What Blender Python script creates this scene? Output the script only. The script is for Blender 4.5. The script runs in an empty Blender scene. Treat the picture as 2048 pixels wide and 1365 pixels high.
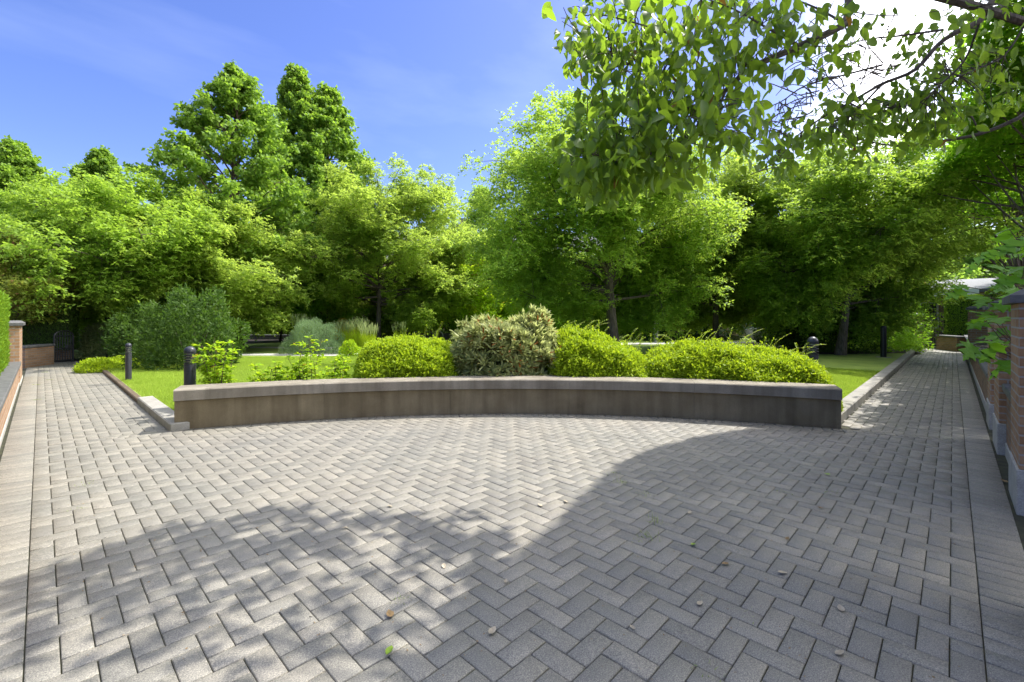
import bpy, math, random
import numpy as np
from mathutils import Vector, Matrix
rad = math.radians
sc = bpy.context.scene
col = sc.collection
random.seed(7)
RNG = np.random.default_rng(11)

# ---------------------------------------------------------------- camera, world, sun
CAMH, FPX, HOR = 1.34, 912.0, 637.0
HEAD = rad(44.05)
FV = np.array([math.cos(HEAD), math.sin(HEAD)])          # forward on the ground
RV = np.array([math.sin(HEAD), -math.cos(HEAD)])         # right on the ground
cam = bpy.data.cameras.new('camera')
cam.sensor_width = 36.0
cam.lens = FPX / 2048 * 36
cam.shift_y = -(682.5 - HOR) / 2048
cam.clip_start = 0.05
cam.clip_end = 2000
camo = bpy.data.objects.new('camera', cam)
camo.location = (0, 0, CAMH)
camo.rotation_euler = (rad(90), 0, HEAD - rad(90))
col.objects.link(camo)
sc.camera = camo

SUN_AZ, SUN_EL = rad(-12.0), rad(55.0)                   # heading from +X, elevation
SX, SY = 0.685, -0.145                                   # offset of a caster per metre of height

world = bpy.data.worlds.new('World')
sc.world = world
world.use_nodes = True
nt = world.node_tree
for n in list(nt.nodes):
    nt.nodes.remove(n)
def N(t, kind, **kw):
    n = t.nodes.new(kind)
    for k, v in kw.items():
        setattr(n, k, v)
    return n
out = N(nt, 'ShaderNodeOutputWorld')
bg = N(nt, 'ShaderNodeBackground')
sky = N(nt, 'ShaderNodeTexSky', sky_type='NISHITA')
sky.sun_disc = False
sky.sun_elevation = SUN_EL
sky.sun_rotation = math.pi / 2 - SUN_AZ
sky.air_density = 1.0
sky.dust_density = 0.9
sky.ozone_density = 3.0
tc = N(nt, 'ShaderNodeTexCoord')
hs = N(nt, 'ShaderNodeHueSaturation')
hs.inputs['Hue'].default_value = 0.515
hs.inputs['Saturation'].default_value = 1.18
hs.inputs['Value'].default_value = 0.74
nt.links.new(sky.outputs[0], hs.inputs['Color'])
# white cumulus low to the right, unseen spread added as fill light: procedural noise in sky direction
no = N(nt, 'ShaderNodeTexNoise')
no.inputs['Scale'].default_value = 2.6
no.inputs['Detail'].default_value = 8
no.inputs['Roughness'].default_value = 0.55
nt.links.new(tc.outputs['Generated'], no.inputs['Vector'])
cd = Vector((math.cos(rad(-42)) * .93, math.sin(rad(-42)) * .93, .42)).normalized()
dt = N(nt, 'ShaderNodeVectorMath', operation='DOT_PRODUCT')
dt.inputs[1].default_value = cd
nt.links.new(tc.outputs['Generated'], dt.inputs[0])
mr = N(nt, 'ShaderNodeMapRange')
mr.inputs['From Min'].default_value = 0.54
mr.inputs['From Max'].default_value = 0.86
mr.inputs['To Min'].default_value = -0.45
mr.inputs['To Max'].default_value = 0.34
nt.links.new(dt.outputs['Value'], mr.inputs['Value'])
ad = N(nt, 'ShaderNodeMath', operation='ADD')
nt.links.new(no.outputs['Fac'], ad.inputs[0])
# unseen bright cloud added overhead to lift the shaded areas
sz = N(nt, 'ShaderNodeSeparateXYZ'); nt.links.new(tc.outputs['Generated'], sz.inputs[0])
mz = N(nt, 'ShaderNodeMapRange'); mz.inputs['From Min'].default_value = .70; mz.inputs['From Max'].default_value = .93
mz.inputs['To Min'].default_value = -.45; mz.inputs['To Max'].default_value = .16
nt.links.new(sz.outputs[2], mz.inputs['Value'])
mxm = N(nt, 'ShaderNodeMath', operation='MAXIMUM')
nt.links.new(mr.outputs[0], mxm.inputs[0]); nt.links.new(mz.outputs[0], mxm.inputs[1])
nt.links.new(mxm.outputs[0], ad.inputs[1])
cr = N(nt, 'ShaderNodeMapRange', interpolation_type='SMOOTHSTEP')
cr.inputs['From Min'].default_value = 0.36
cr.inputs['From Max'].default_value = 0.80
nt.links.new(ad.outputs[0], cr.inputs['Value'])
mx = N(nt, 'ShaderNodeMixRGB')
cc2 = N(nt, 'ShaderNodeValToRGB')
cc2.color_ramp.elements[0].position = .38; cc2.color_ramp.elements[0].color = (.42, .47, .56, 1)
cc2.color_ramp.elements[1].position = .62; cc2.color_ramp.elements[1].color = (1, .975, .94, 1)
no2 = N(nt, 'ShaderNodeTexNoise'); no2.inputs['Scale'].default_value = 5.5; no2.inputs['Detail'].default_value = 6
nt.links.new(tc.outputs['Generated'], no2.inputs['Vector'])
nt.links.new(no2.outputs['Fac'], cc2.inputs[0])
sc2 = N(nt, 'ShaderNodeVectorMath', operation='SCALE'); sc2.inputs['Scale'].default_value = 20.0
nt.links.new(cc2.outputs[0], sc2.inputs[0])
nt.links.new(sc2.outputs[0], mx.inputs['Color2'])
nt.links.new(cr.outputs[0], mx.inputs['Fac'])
tint = N(nt, 'ShaderNodeMixRGB', blend_type='MULTIPLY'); tint.inputs[0].default_value = 1
tint.inputs[2].default_value = (1.0, .945, 1.06, 1)
nt.links.new(hs.outputs[0], tint.inputs[1])
# faint high wisps over the blue
mw = N(nt, 'ShaderNodeMapping'); mw.inputs['Scale'].default_value = (1.2, 3.5, 7.0); mw.inputs['Rotation'].default_value = (0, 0, rad(35))
nt.links.new(tc.outputs['Generated'], mw.inputs[0])
nw = N(nt, 'ShaderNodeTexNoise'); nw.inputs['Scale'].default_value = 1.6; nw.inputs['Detail'].default_value = 7
nt.links.new(mw.outputs[0], nw.inputs['Vector'])
rw = N(nt, 'ShaderNodeMapRange'); rw.inputs['From Min'].default_value = .48; rw.inputs['From Max'].default_value = .80
rw.inputs['To Min'].default_value = 0; rw.inputs['To Max'].default_value = .07
nt.links.new(nw.outputs['Fac'], rw.inputs['Value'])
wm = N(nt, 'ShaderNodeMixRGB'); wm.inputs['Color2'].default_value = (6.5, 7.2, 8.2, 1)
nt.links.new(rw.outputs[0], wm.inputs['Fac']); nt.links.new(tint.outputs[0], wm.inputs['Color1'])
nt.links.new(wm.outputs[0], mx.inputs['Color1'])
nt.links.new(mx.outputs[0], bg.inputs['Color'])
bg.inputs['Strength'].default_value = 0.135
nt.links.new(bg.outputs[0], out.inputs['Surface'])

sun = bpy.data.lights.new('sun', 'SUN')
sun.energy = 3.3
sun.angle = rad(0.53)
sun.color = (1.0, 0.965, 0.905)
suno = bpy.data.objects.new('sun', sun)
sd = Vector((math.cos(SUN_EL) * math.cos(SUN_AZ), math.cos(SUN_EL) * math.sin(SUN_AZ), math.sin(SUN_EL)))
suno.rotation_euler = sd.to_track_quat('Z', 'Y').to_euler()
suno.location = sd * 60
col.objects.link(suno)

sc.view_settings.view_transform = 'Standard'
sc.view_settings.look = 'None'
sc.view_settings.gamma = 1
sc.view_settings.exposure = 1.27
sc.cycles.max_bounces = 8
sc.cycles.diffuse_bounces = 4
sc.cycles.transmission_bounces = 6
sc.cycles.use_denoising = True
sc.cycles.sample_clamp_indirect = 6

# ---------------------------------------------------------------- photo pixel -> place
def g(px, py, z=0.0):
    d = FPX * (CAMH - z) / (py - HOR)
    return P(px, d, z)
def P(px, d, z=0.0):
    p = FV * d + RV * ((px - 1024) / FPX * d)
    return np.array([p[0], p[1], z])
def Q(px, py, d):
    return P(px, d, CAMH - (py - HOR) / FPX * d)

# ---------------------------------------------------------------- tagging
def tag(o, label=None, cat=None, group=None, kind=None):
    if label: o['label'] = label
    if cat: o['category'] = cat
    if group: o['group'] = group
    if kind: o['kind'] = kind
    return o
def empty(name, loc, label, cat, group=None, rz=0.0):
    o = bpy.data.objects.new(name, None)
    o.empty_display_size = 0.2
    col.objects.link(o)
    o.location = tuple(float(v) for v in loc)
    o.rotation_euler = (0, 0, rz)
    return tag(o, label, cat, group)
def link(name, me, mat=None, parent=None):
    o = bpy.data.objects.new(name, me)
    col.objects.link(o)
    if mat is not None:
        me.materials.clear()
        for m in (mat if isinstance(mat, (list, tuple)) else [mat]):
            me.materials.append(m)
    if parent is not None:
        o.parent = parent
    return o
def copy_tree(o, parent=None):
    c = o.copy()
    col.objects.link(c)
    c.parent = parent
    for ch in list(o.children):
        copy_tree(ch, c)
    return c

# ---------------------------------------------------------------- mesh building
class MB:
    def __init__(s):
        s.v, s.f, s.n = [], [], 0
    def add(s, vs, fs):
        vs = [tuple(map(float, v)) for v in vs]
        s.v += vs
        s.f += [tuple(i + s.n for i in f) for f in fs]
        s.n += len(vs)
        return s
    def box(s, x0, x1, y0, y1, z0, z1, bev=0.0, M=None):
        if bev > 0:
            b = bev
            vs = []
            rings = [(b, z0), (0, z0 + b), (0, z1 - b), (b, z1)]
            def ring(ins, z):
                r = []
                for (cx, cy, ax, ay) in ((x0, y0, 1, 1), (x1, y0, -1, 1), (x1, y1, -1, -1), (x0, y1, 1, -1)):
                    if (ax, ay) in ((1, 1), (-1, -1)):
                        r += [(cx + ax * ins, cy + ay * (b + ins), z), (cx + ax * (b + ins), cy + ay * ins, z)]
                    else:
                        r += [(cx + ax * (b + ins), cy + ay * ins, z), (cx + ax * ins, cy + ay * (b + ins), z)]
                return r
            for ins, z in rings:
                vs += ring(ins, z)
            fs = []
            for k in range(3):
                for i in range(8):
                    j = (i + 1) % 8
                    fs.append((k * 8 + i, k * 8 + j, k * 8 + 8 + j, k * 8 + 8 + i))
            fs.append(tuple(range(7, -1, -1)))
            fs.append(tuple(range(24, 32)))
        else:
            vs = [(x0, y0, z0), (x1, y0, z0), (x1, y1, z0), (x0, y1, z0), (x0, y0, z1), (x1, y0, z1), (x1, y1, z1), (x0, y1, z1)]
            fs = [(3, 2, 1, 0), (4, 5, 6, 7), (0, 1, 5, 4), (1, 2, 6, 5), (2, 3, 7, 6), (3, 0, 4, 7)]
        if M is not None:
            vs = [tuple(M @ Vector(v)) for v in vs]
        return s.add(vs, fs)
    def lathe(s, prof, n=28, c=(0, 0, 0)):
        vs, fs = [], []
        for (r, z) in prof:
            for i in range(n):
                a = 2 * math.pi * i / n
                vs.append((c[0] + r * math.cos(a), c[1] + r * math.sin(a), c[2] + z))
        for k in range(len(prof) - 1):
            for i in range(n):
                j = (i + 1) % n
                fs.append((k * n + i, k * n + j, (k + 1) * n + j, (k + 1) * n + i))
        fs.append(tuple(range(n - 1, -1, -1)))
        fs.append(tuple((len(prof) - 1) * n + i for i in range(n)))
        return s.add(vs, fs)
    def tube(s, pts, rads, n=6):
        pts = [Vector(tuple(map(float, p))) for p in pts]
        if len(pts) < 2: return s
        vs, fs = [], []
        ref = Vector((0, 0, 1))
        for i, p in enumerate(pts):
            t = (pts[min(i + 1, len(pts) - 1)] - pts[max(i - 1, 0)])
            if t.length < 1e-6: t = Vector((0, 0, 1))
            t.normalize()
            if abs(t.dot(ref)) > 0.95: ref = Vector((1, 0, 0))
            u = t.cross(ref).normalized()
            w = t.cross(u).normalized()
            ref = u.cross(t).normalized() * 1.0
            for k in range(n):
                a = 2 * math.pi * k / n
                vs.append(p + (u * math.cos(a) + w * math.sin(a)) * rads[i])
        for i in range(len(pts) - 1):
            for k in range(n):
                j = (k + 1) % n
                fs.append((i * n + k, i * n + j, (i + 1) * n + j, (i + 1) * n + k))
        fs.append(tuple(range(n - 1, -1, -1)))
        fs.append(tuple((len(pts) - 1) * n + k for k in range(n)))
        return s.add(vs, fs)
    def mesh(s, name, smooth=False):
        me = bpy.data.meshes.new(name)
        me.from_pydata(s.v, [], s.f)
        me.validate()
        if smooth:
            me.shade_smooth()
            try: me.set_sharp_from_angle(angle=rad(40))
            except Exception: pass
        me.update()
        return me
    def build(s, name, mat, parent=None, smooth=False):
        return link(name, s.mesh(name, smooth), mat, parent)

def fast_mesh(name, V, F, rnd=None, smooth=False):
    """V (n,3), F (m,k) constant-size faces, rnd (m,)"""
    me = bpy.data.meshes.new(name)
    V = np.ascontiguousarray(V, np.float32)
    F = np.ascontiguousarray(F, np.int32)
    m, k = F.shape
    me.vertices.add(len(V))
    me.vertices.foreach_set('co', V.ravel())
    me.loops.add(m * k)
    me.loops.foreach_set('vertex_index', F.ravel())
    me.polygons.add(m)
    me.polygons.foreach_set('loop_start', np.arange(0, m * k, k, dtype=np.int32))
    if rnd is not None:
        at = me.attributes.new('rnd', 'FLOAT', 'FACE')
        at.data.foreach_set('value', np.ascontiguousarray(rnd, np.float32))
    me.update(calc_edges=True)
    if smooth:
        me.shade_smooth()
    return me

# ---------------------------------------------------------------- leaves
T_RHOMB = (np.array([[0, 0, 0], [.45, .5, .0], [1, 0, -.08], [.45, -.5, .0]]), np.array([[0, 1, 2, 3]]))
T_FOLD = (np.array([[0, 0, 0], [.3, .42, .08], [.72, .36, .02], [1, 0, -.16], [.72, -.36, .02], [.3, -.42, .08], [.5, 0, -.03]]),
          np.array([[0, 6, 2, 1], [6, 3, 2, 2], [0, 5, 4, 6], [6, 4, 3, 3]]))
def ovate():
    # curved ovate leaf, 2 halves x 5 strips, quads
    n = 6
    V = []
    for i in range(n + 1):
        t = i / n
        w = 0.5 * (math.sin(math.pi * t ** 0.8)) ** 0.8 if 0 < t < 1 else 0.01
        zc = -0.30 * t * t
        for sgn in (-1, 0, 1):
            V.append((t, sgn * w, zc + (0.10 * w * 2 if sgn else 0)))
    F = []
    for i in range(n):
        for j in (0, 1):
            a = i * 3 + j
            F.append((a, a + 1, a + 4, a + 3))
    return np.array(V), np.array(F)
T_OVATE = ovate()
T_BLADE = (np.array([[0, -.5, 0], [0, .5, 0], [1, 0, 0.0]]), np.array([[0, 1, 2]]))
def strap():
    V = []
    for t, w in ((0, .12), (.35, .42), (.7, .5), (1, .04)):
        V += [(t, -w, -.12 * t * t), (t, w, -.12 * t * t)]
    return np.array(V), np.array([[0, 1, 3, 2], [2, 3, 5, 4], [4, 5, 7, 6]])
T_STRAP = strap()
def star():
    # five-pointed maple-like leaf of quads from the centre
    pts = []
    angs = [-150, -105, -62, -30, 0, 30, 62, 105, 150]
    rr = [.42, .20, .58, .30, .62, .30, .58, .20, .42]
    V = [(.38, 0, 0)]
    for a, r in zip(angs, rr):
        V.append((.38 + r * math.cos(rad(a)), r * math.sin(rad(a)), -.05 * r))
    F = []
    for i in range(1, 9, 2):
        F.append((0, i, i + 1, i + 2))
    return np.array(V), np.array(F)
T_STAR = star()

def norm(a):
    return a / (np.linalg.norm(a, axis=-1, keepdims=True) + 1e-9)
def leaves(pos, along, up, L, W, tmpl=T_RHOMB, rng=RNG):
    V, F = tmpl
    n = len(pos)
    a = norm(along)
    s = norm(np.cross(up, a))
    u = np.cross(a, s)
    L = np.broadcast_to(np.asarray(L, float), (n,))
    W = np.broadcast_to(np.asarray(W, float), (n,))
    out = (pos[:, None, :] + a[:, None, :] * (V[None, :, 0, None] * L[:, None, None])
           + s[:, None, :] * (V[None, :, 1, None] * W[:, None, None])
           + u[:, None, :] * (V[None, :, 2, None] * L[:, None, None]))
    k = len(V)
    FF = (F[None, :, :] + (np.arange(n) * k)[:, None, None]).reshape(-1, F.shape[1])
    r = np.repeat(rng.random(n), len(F))
    return out.reshape(-1, 3), FF, r
class Leaves:
    def __init__(s): s.V, s.F, s.R, s.n = [], [], [], 0
    def add(s, V, F, R):
        s.V.append(V); s.F.append(F + s.n); s.R.append(R); s.n += len(V)
    def mesh(s, name, smooth=False):
        return fast_mesh(name, np.concatenate(s.V), np.concatenate(s.F), np.concatenate(s.R), smooth)
def rdir(n, rng=RNG):
    return norm(rng.normal(size=(n, 3)))

# ---------------------------------------------------------------- materials
def newmat(name):
    m = bpy.data.materials.new(name)
    m.use_nodes = True
    t = m.node_tree
    for n in list(t.nodes): t.nodes.remove(n)
    o = N(t, 'ShaderNodeOutputMaterial')
    return m, t, o
def ramp(t, src, stops):
    r = N(t, 'ShaderNodeValToRGB')
    e = r.color_ramp.elements
    e[0].position, e[0].color = stops[0][0], (*stops[0][1], 1)
    e[1].position, e[1].color = stops[-1][0], (*stops[-1][1], 1)
    for p, c in stops[1:-1]:
        x = e.new(p); x.color = (*c, 1)
    t.links.new(src, r.inputs[0])
    return r.outputs[0]
def noise(t, scale, detail=3, rough=.5, coord='Object', vec=None):
    if vec is None:
        c = N(t, 'ShaderNodeTexCoord'); vec = c.outputs[coord]
    n = N(t, 'ShaderNodeTexNoise')
    n.inputs['Scale'].default_value = scale
    n.inputs['Detail'].default_value = detail
    n.inputs['Roughness'].default_value = rough
    t.links.new(vec, n.inputs['Vector'])
    return n.outputs['Fac']
def mixc(t, fac, a, b, mode='MIX'):
    m = N(t, 'ShaderNodeMixRGB', blend_type=mode)
    for i, v in ((0, fac), (1, a), (2, b)):
        if isinstance(v, (int, float)): m.inputs[i].default_value = v
        elif isinstance(v, tuple): m.inputs[i].default_value = (*v, 1)
        else: t.links.new(v, m.inputs[i])
    return m.outputs[0]
def math_(t, op, a, b=0.0):
    m = N(t, 'ShaderNodeMath', operation=op)
    for i, v in ((0, a), (1, b)):
        if isinstance(v, (int, float)): m.inputs[i].default_value = v
        else: t.links.new(v, m.inputs[i])
    return m.outputs[0]
def attr(t, name='rnd'):
    a = N(t, 'ShaderNodeAttribute', attribute_name=name)
    return a.outputs['Fac']
def bump(t, h, dist=.01, strength=.6):
    b = N(t, 'ShaderNodeBump')
    b.inputs['Distance'].default_value = dist
    b.inputs['Strength'].default_value = strength
    t.links.new(h, b.inputs['Height'])
    return b.outputs[0]
def pbr(t, o, colr, rough=.8, nrm=None, metal=0.0, spec=.4):
    p = N(t, 'ShaderNodeBsdfPrincipled')
    if isinstance(colr, tuple): p.inputs['Base Color'].default_value = (*colr, 1)
    else: t.links.new(colr, p.inputs['Base Color'])
    if isinstance(rough, (int, float)): p.inputs['Roughness'].default_value = rough
    else: t.links.new(rough, p.inputs['Roughness'])
    p.inputs['Metallic'].default_value = metal
    p.inputs['Specular IOR Level'].default_value = spec
    if nrm is not None: t.links.new(nrm, p.inputs['Normal'])
    t.links.new(p.outputs[0], o.inputs['Surface'])
    return p
def leafmat(name, dark, light, trans, tfac=.42, rough=.45, spec=.35, scale=.9, odd=None, k=1.6):
    dark = tuple(min(x * k * 1.05, .6) for x in dark); light = tuple(min(x * k, .62) for x in light); trans = tuple(min(x * 1.45, .80) for x in trans)
    tfac = min(tfac + .06, .55); spec = spec * .6; rough = rough + .1
    m, t, o = newmat(name)
    c = N(t, 'ShaderNodeTexCoord')
    nz = noise(t, scale, 2, .5, vec=c.outputs['Object'])
    r = attr(t)
    f = math_(t, 'ADD', math_(t, 'MULTIPLY', r, .55), math_(t, 'MULTIPLY', nz, .75))
    f = math_(t, 'SUBTRACT', f, .2)
    base = mixc(t, f, dark, light)
    tr = mixc(t, f, tuple(x * .75 for x in trans), trans)
    if odd:
        gt = math_(t, 'GREATER_THAN', r, odd[0])
        base = mixc(t, gt, base, odd[1]); tr = mixc(t, gt, tr, odd[1])
    p = N(t, 'ShaderNodeBsdfPrincipled')
    t.links.new(base, p.inputs['Base Color'])
    p.inputs['Roughness'].default_value = rough
    p.inputs['Specular IOR Level'].default_value = spec
    tb = N(t, 'ShaderNodeBsdfTranslucent')
    t.links.new(tr, tb.inputs['Color'])
    mxs = N(t, 'ShaderNodeMixShader')
    mxs.inputs[0].default_value = tfac
    t.links.new(p.outputs[0], mxs.inputs[1]); t.links.new(tb.outputs[0], mxs.inputs[2])
    t.links.new(mxs.outputs[0], o.inputs['Surface'])
    return m
LM = {
 'locust':   leafmat('locust_leaf', (.060, .100, .014), (.180, .240, .036), (.42, .56, .07), .40),
 'locust_y': leafmat('golden_locust_leaf', (.075, .13, .014), (.178, .255, .032), (.37, .54, .05), .36),
 'gum':      leafmat('sweetgum_leaf', (.050, .100, .012), (.15, .225, .028), (.30, .47, .04), .33, scale=1.4),
 'locust_g': leafmat('green_locust_leaf', (.055, .110, .014), (.160, .255, .034), (.40, .62, .06), .42),
 'maple':    leafmat('maple_leaf', (.05, .12, .012), (.12, .21, .02), (.30, .50, .03), .45),
 'dark':     leafmat('dark_shrub_leaf', (.018, .042, .007), (.065, .105, .017), (.10, .19, .02), .3, rough=.5, spec=.3, scale=1.6),
 'conifer':  leafmat('conifer_spray', (.008, .028, .008), (.025, .065, .012), (.04, .10, .02), .2, rough=.5, scale=2),
 'bgtree':   leafmat('background_leaf', (.055, .100, .015), (.14, .215, .030), (.34, .52, .06), .4, scale=.6),
 'hedge':    leafmat('clipped_hedge_leaf', (.085, .125, .008), (.29, .385, .014), (.44, .60, .02), .36, scale=5),
 'thuja':    leafmat('thuja_spray', (.060, .13, .012), (.17, .27, .016), (.26, .38, .02), .3, scale=3),
 'dogwood':  leafmat('dogwood_leaf', (.040, .085, .012), (.085, .15, .020), (.30, .46, .03), .42, rough=.38, spec=.6, scale=2.2, odd=(.99, (.28, .15, .02)), k=.95),
 'bigmaple': leafmat('broad_maple_leaf', (.04, .12, .012), (.09, .20, .018), (.22, .44, .02), .4, rough=.4, spec=.4, scale=3),
 'rhodo':    leafmat('long_narrow_leaf', (.095, .125, .03), (.44, .42, .17), (.42, .45, .16), .38, rough=.4, spec=.35, scale=4, odd=(.95, (.36, .13, .03))),
 'sapling':  leafmat('lime_sapling_leaf', (.11, .20, .008), (.23, .34, .012), (.42, .58, .02), .45, scale=4, odd=(.97, (.36, .24, .03))),
 'willow':   leafmat('blue_green_leaf', (.08, .14, .06), (.19, .26, .12), (.24, .34, .15), .35, scale=3),
 'pieris':   leafmat('olive_tan_leaf', (.07, .095, .025), (.19, .20, .08), (.25, .28, .09), .3, scale=4),
 'smalltree':leafmat('yellow_dogwood_leaf', (.10, .145, .02), (.24, .26, .05), (.42, .46, .07), .42, scale=1.5, odd=(.93, (.32, .18, .07))),
 'flower':   leafmat('orange_yellow_leaf', (.25, .20, .03), (.40, .28, .05), (.45, .35, .05), .35, scale=3),
 'grass':    leafmat('grass_blade', (.12, .18, .022), (.27, .33, .05), (.38, .50, .06), .35, rough=.5, scale=1.2),
 'tallgrass':leafmat('tall_grass_blade', (.12, .16, .05), (.26, .29, .13), (.32, .36, .14), .35, scale=3),
}
def barkmat(name, a, b):
    m, t, o = newmat(name)
    c = N(t, 'ShaderNodeTexCoord')
    mp = N(t, 'ShaderNodeMapping'); mp.inputs['Scale'].default_value = (1, 1, .22)
    t.links.new(c.outputs['Object'], mp.inputs[0])
    nz = noise(t, 22, 5, .6, vec=mp.outputs[0])
    pbr(t, o, ramp(t, nz, [(.3, a), (.7, b)]), .9, bump(t, nz, .03, .7))
    return m
BARK = barkmat('grey_brown_bark', (.045, .034, .024), (.17, .135, .10))
BARK2 = barkmat('brown_bark', (.05, .034, .022), (.15, .10, .065))

def pavermat(name, tint=1.0):
    m, t, o = newmat(name)
    c = N(t, 'ShaderNodeTexCoord')
    fine = noise(t, 190, 2, .8, vec=c.outputs['Object'])
    mid = noise(t, 38, 3, .6, vec=c.outputs['Object'])
    big = noise(t, .9, 4, .6, vec=c.outputs['Object'])
    r = attr(t)
    base = ramp(t, r, [(0, (.158 * tint, .151 * tint, .128 * tint)), (.5, (.190 * tint, .179 * tint, .149 * tint)), (1, (.225 * tint, .208 * tint, .171 * tint))])
    base = mixc(t, math_(t, 'MULTIPLY', ramp(t, big, [(.42, (0, 0, 0)), (.68, (1, 1, 1))]), .30), base, (.27, .235, .18))
    dk = noise(t, 2.3, 5, .65, vec=c.outputs['Object'])
    base = mixc(t, math_(t, 'MULTIPLY', ramp(t, dk, [(.46, (0, 0, 0)), (.70, (1, 1, 1))]), .60), base, (.135, .125, .105))
    spk = ramp(t, fine, [(.32, (.42, .42, .42)), (.50, (1, 1, 1)), (.68, (1.9, 1.85, 1.75))])
    base = mixc(t, .85, base, spk, 'MULTIPLY')
    base = mixc(t, .5, base, ramp(t, mid, [(.25, (.75, .75, .75)), (.75, (1.15, 1.15, 1.15))]), 'MULTIPLY')
    h = math_(t, 'ADD', math_(t, 'MULTIPLY', fine, .5), mid)
    pbr(t, o, base, .62, bump(t, h, .003, .5), spec=.55)
    return m
PAVER = pavermat('concrete_paver')
def simplemat(name, a, b, scale, rough=.85, dist=.01, strength=.5, detail=4, metal=0.0, spec=.4, scale2=None):
    m, t, o = newmat(name)
    c = N(t, 'ShaderNodeTexCoord')
    nz = noise(t, scale, detail, .6, vec=c.outputs['Object'])
    cc = ramp(t, nz, [(.3, a), (.7, b)])
    if scale2:
        n2 = noise(t, scale2, 3, .6, vec=c.outputs['Object'])
        cc = mixc(t, .8, cc, ramp(t, n2, [(.3, (.7, .7, .7)), (.7, (1.25, 1.25, 1.25))]), 'MULTIPLY')
    pbr(t, o, cc, rough, bump(t, nz, dist, strength), metal, spec)
    return m
JOINT = simplemat('sandy_joint', (.018, .017, .012), (.060, .062, .030), 9, .95, scale2=90)
SOIL = simplemat('dark_soil', (.018, .013, .009), (.055, .040, .028), 14, .95, .04)
LAWN = simplemat('lawn_turf', (.17, .26, .04), (.30, .38, .07), 1.3, .9, .03, .8, scale2=60)
KERB = simplemat('kerb_concrete', (.23, .215, .18), (.34, .32, .28), 5, .85, .004, scale2=160)
GREYSTONE = simplemat('grey_coping_stone', (.075, .073, .072), (.15, .145, .142), 12, .6, .004)
PALESTONE = simplemat('pale_base_stone', (.30, .285, .25), (.42, .40, .36), 9, .8, .003, scale2=120)
WOOD = simplemat('brown_timber', (.07, .05, .03), (.16, .115, .075), 18, .85)
CONC_PATH = simplemat('path_concrete', (.36, .35, .31), (.50, .48, .43), 6, .85)
BOULD = simplemat('boulder_granite', (.30, .29, .27), (.50, .48, .46), 9, .85, .03, scale2=60)
ROOF = simplemat('grey_shingle', (.15, .15, .155), (.25, .25, .255), 20, .9)
DARKMETAL = simplemat('dark_grey_metal_paint', (.030, .030, .038), (.045, .045, .055), 40, .38, .0005, .2)
BLACKMETAL = simplemat('black_metal_paint', (.010, .010, .012), (.018, .018, .02), 40, .35, .0005, .2)
STEEL = simplemat('galvanised_steel', (.30, .31, .32), (.42, .43, .44), 30, .4, .0005, .2, metal=.6)
GREENRAIL = simplemat('green_grey_railing_paint', (.05, .075, .07), (.08, .11, .10), 30, .5, .0005, .2)
WHITE = simplemat('white_paint', (.62, .62, .60), (.74, .74, .72), 6, .6)
GLASS = simplemat('dark_window_glass', (.015, .02, .025), (.03, .035, .04), 2, .08, .0, .0, spec=.8)
LAMPGLASS = simplemat('frosted_lamp_glass', (.36, .36, .33), (.45, .45, .42), 5, .5)
def concmat(name, a, b, stain):
    m, t, o = newmat(name)
    c = N(t, 'ShaderNodeTexCoord')
    big = noise(t, 1.6, 5, .6, vec=c.outputs['Object'])
    fine = noise(t, 230, 2, .7, vec=c.outputs['Object'])
    mp = N(t, 'ShaderNodeMapping'); mp.inputs['Scale'].default_value = (7, 7, .5)
    t.links.new(c.outputs['Object'], mp.inputs[0])
    st = noise(t, 1.0, 4, .6, vec=mp.outputs[0])
    cc = ramp(t, big, [(.3, a), (.7, b)])
    cc = mixc(t, math_(t, 'MULTIPLY', ramp(t, st, [(.40, (0, 0, 0)), (.75, (1, 1, 1))]), .55), cc, stain)
    cc = mixc(t, .8, cc, ramp(t, fine, [(.32, (.68, .68, .68)), (.5, (1, 1, 1)), (.7, (1.3, 1.3, 1.3))]), 'MULTIPLY')
    pbr(t, o, cc, .85, bump(t, fine, .004, .5), spec=.3)
    return m
BENCHBODY = concmat('stained_concrete', (.15, .115, .065), (.27, .22, .135), (.055, .042, .022))
BENCHCAP = concmat('exposed_aggregate_cap', (.185, .158, .118), (.31, .275, .215), (.08, .065, .045))
def brickmat(name, a, b, mortar, bw=.22, bh=.067, ms=.012):
    m, t, o = newmat(name)
    c = N(t, 'ShaderNodeTexCoord')
    sx = N(t, 'ShaderNodeSeparateXYZ'); t.links.new(c.outputs['Object'], sx.inputs[0])
    cb = N(t, 'ShaderNodeCombineXYZ')
    t.links.new(math_(t, 'ADD', sx.outputs[0], sx.outputs[1]), cb.inputs[0])
    t.links.new(sx.outputs[2], cb.inputs[1])
    br = N(t, 'ShaderNodeTexBrick')
    br.inputs['Color1'].default_value = (*a, 1); br.inputs['Color2'].default_value = (*b, 1)
    br.inputs['Mortar'].default_value = (*mortar, 1)
    br.inputs['Scale'].default_value = 1.0
    br.inputs['Mortar Size'].default_value = ms
    br.inputs['Mortar Smooth'].default_value = .2
    br.inputs['Brick Width'].default_value = bw
    br.inputs['Row Height'].default_value = bh
    t.links.new(cb.outputs[0], br.inputs['Vector'])
    nz = noise(t, 30, 4, .6, vec=c.outputs['Object'])
    cc = mixc(t, .7, br.outputs['Color'], ramp(t, nz, [(.25, (.7, .7, .7)), (.75, (1.25, 1.25, 1.25))]), 'MULTIPLY')
    h = math_(t, 'SUBTRACT', math_(t, 'MULTIPLY', nz, .25), br.outputs['Fac'])
    pbr(t, o, cc, .9, bump(t, h, .006, .8), spec=.25)
    return m
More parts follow.
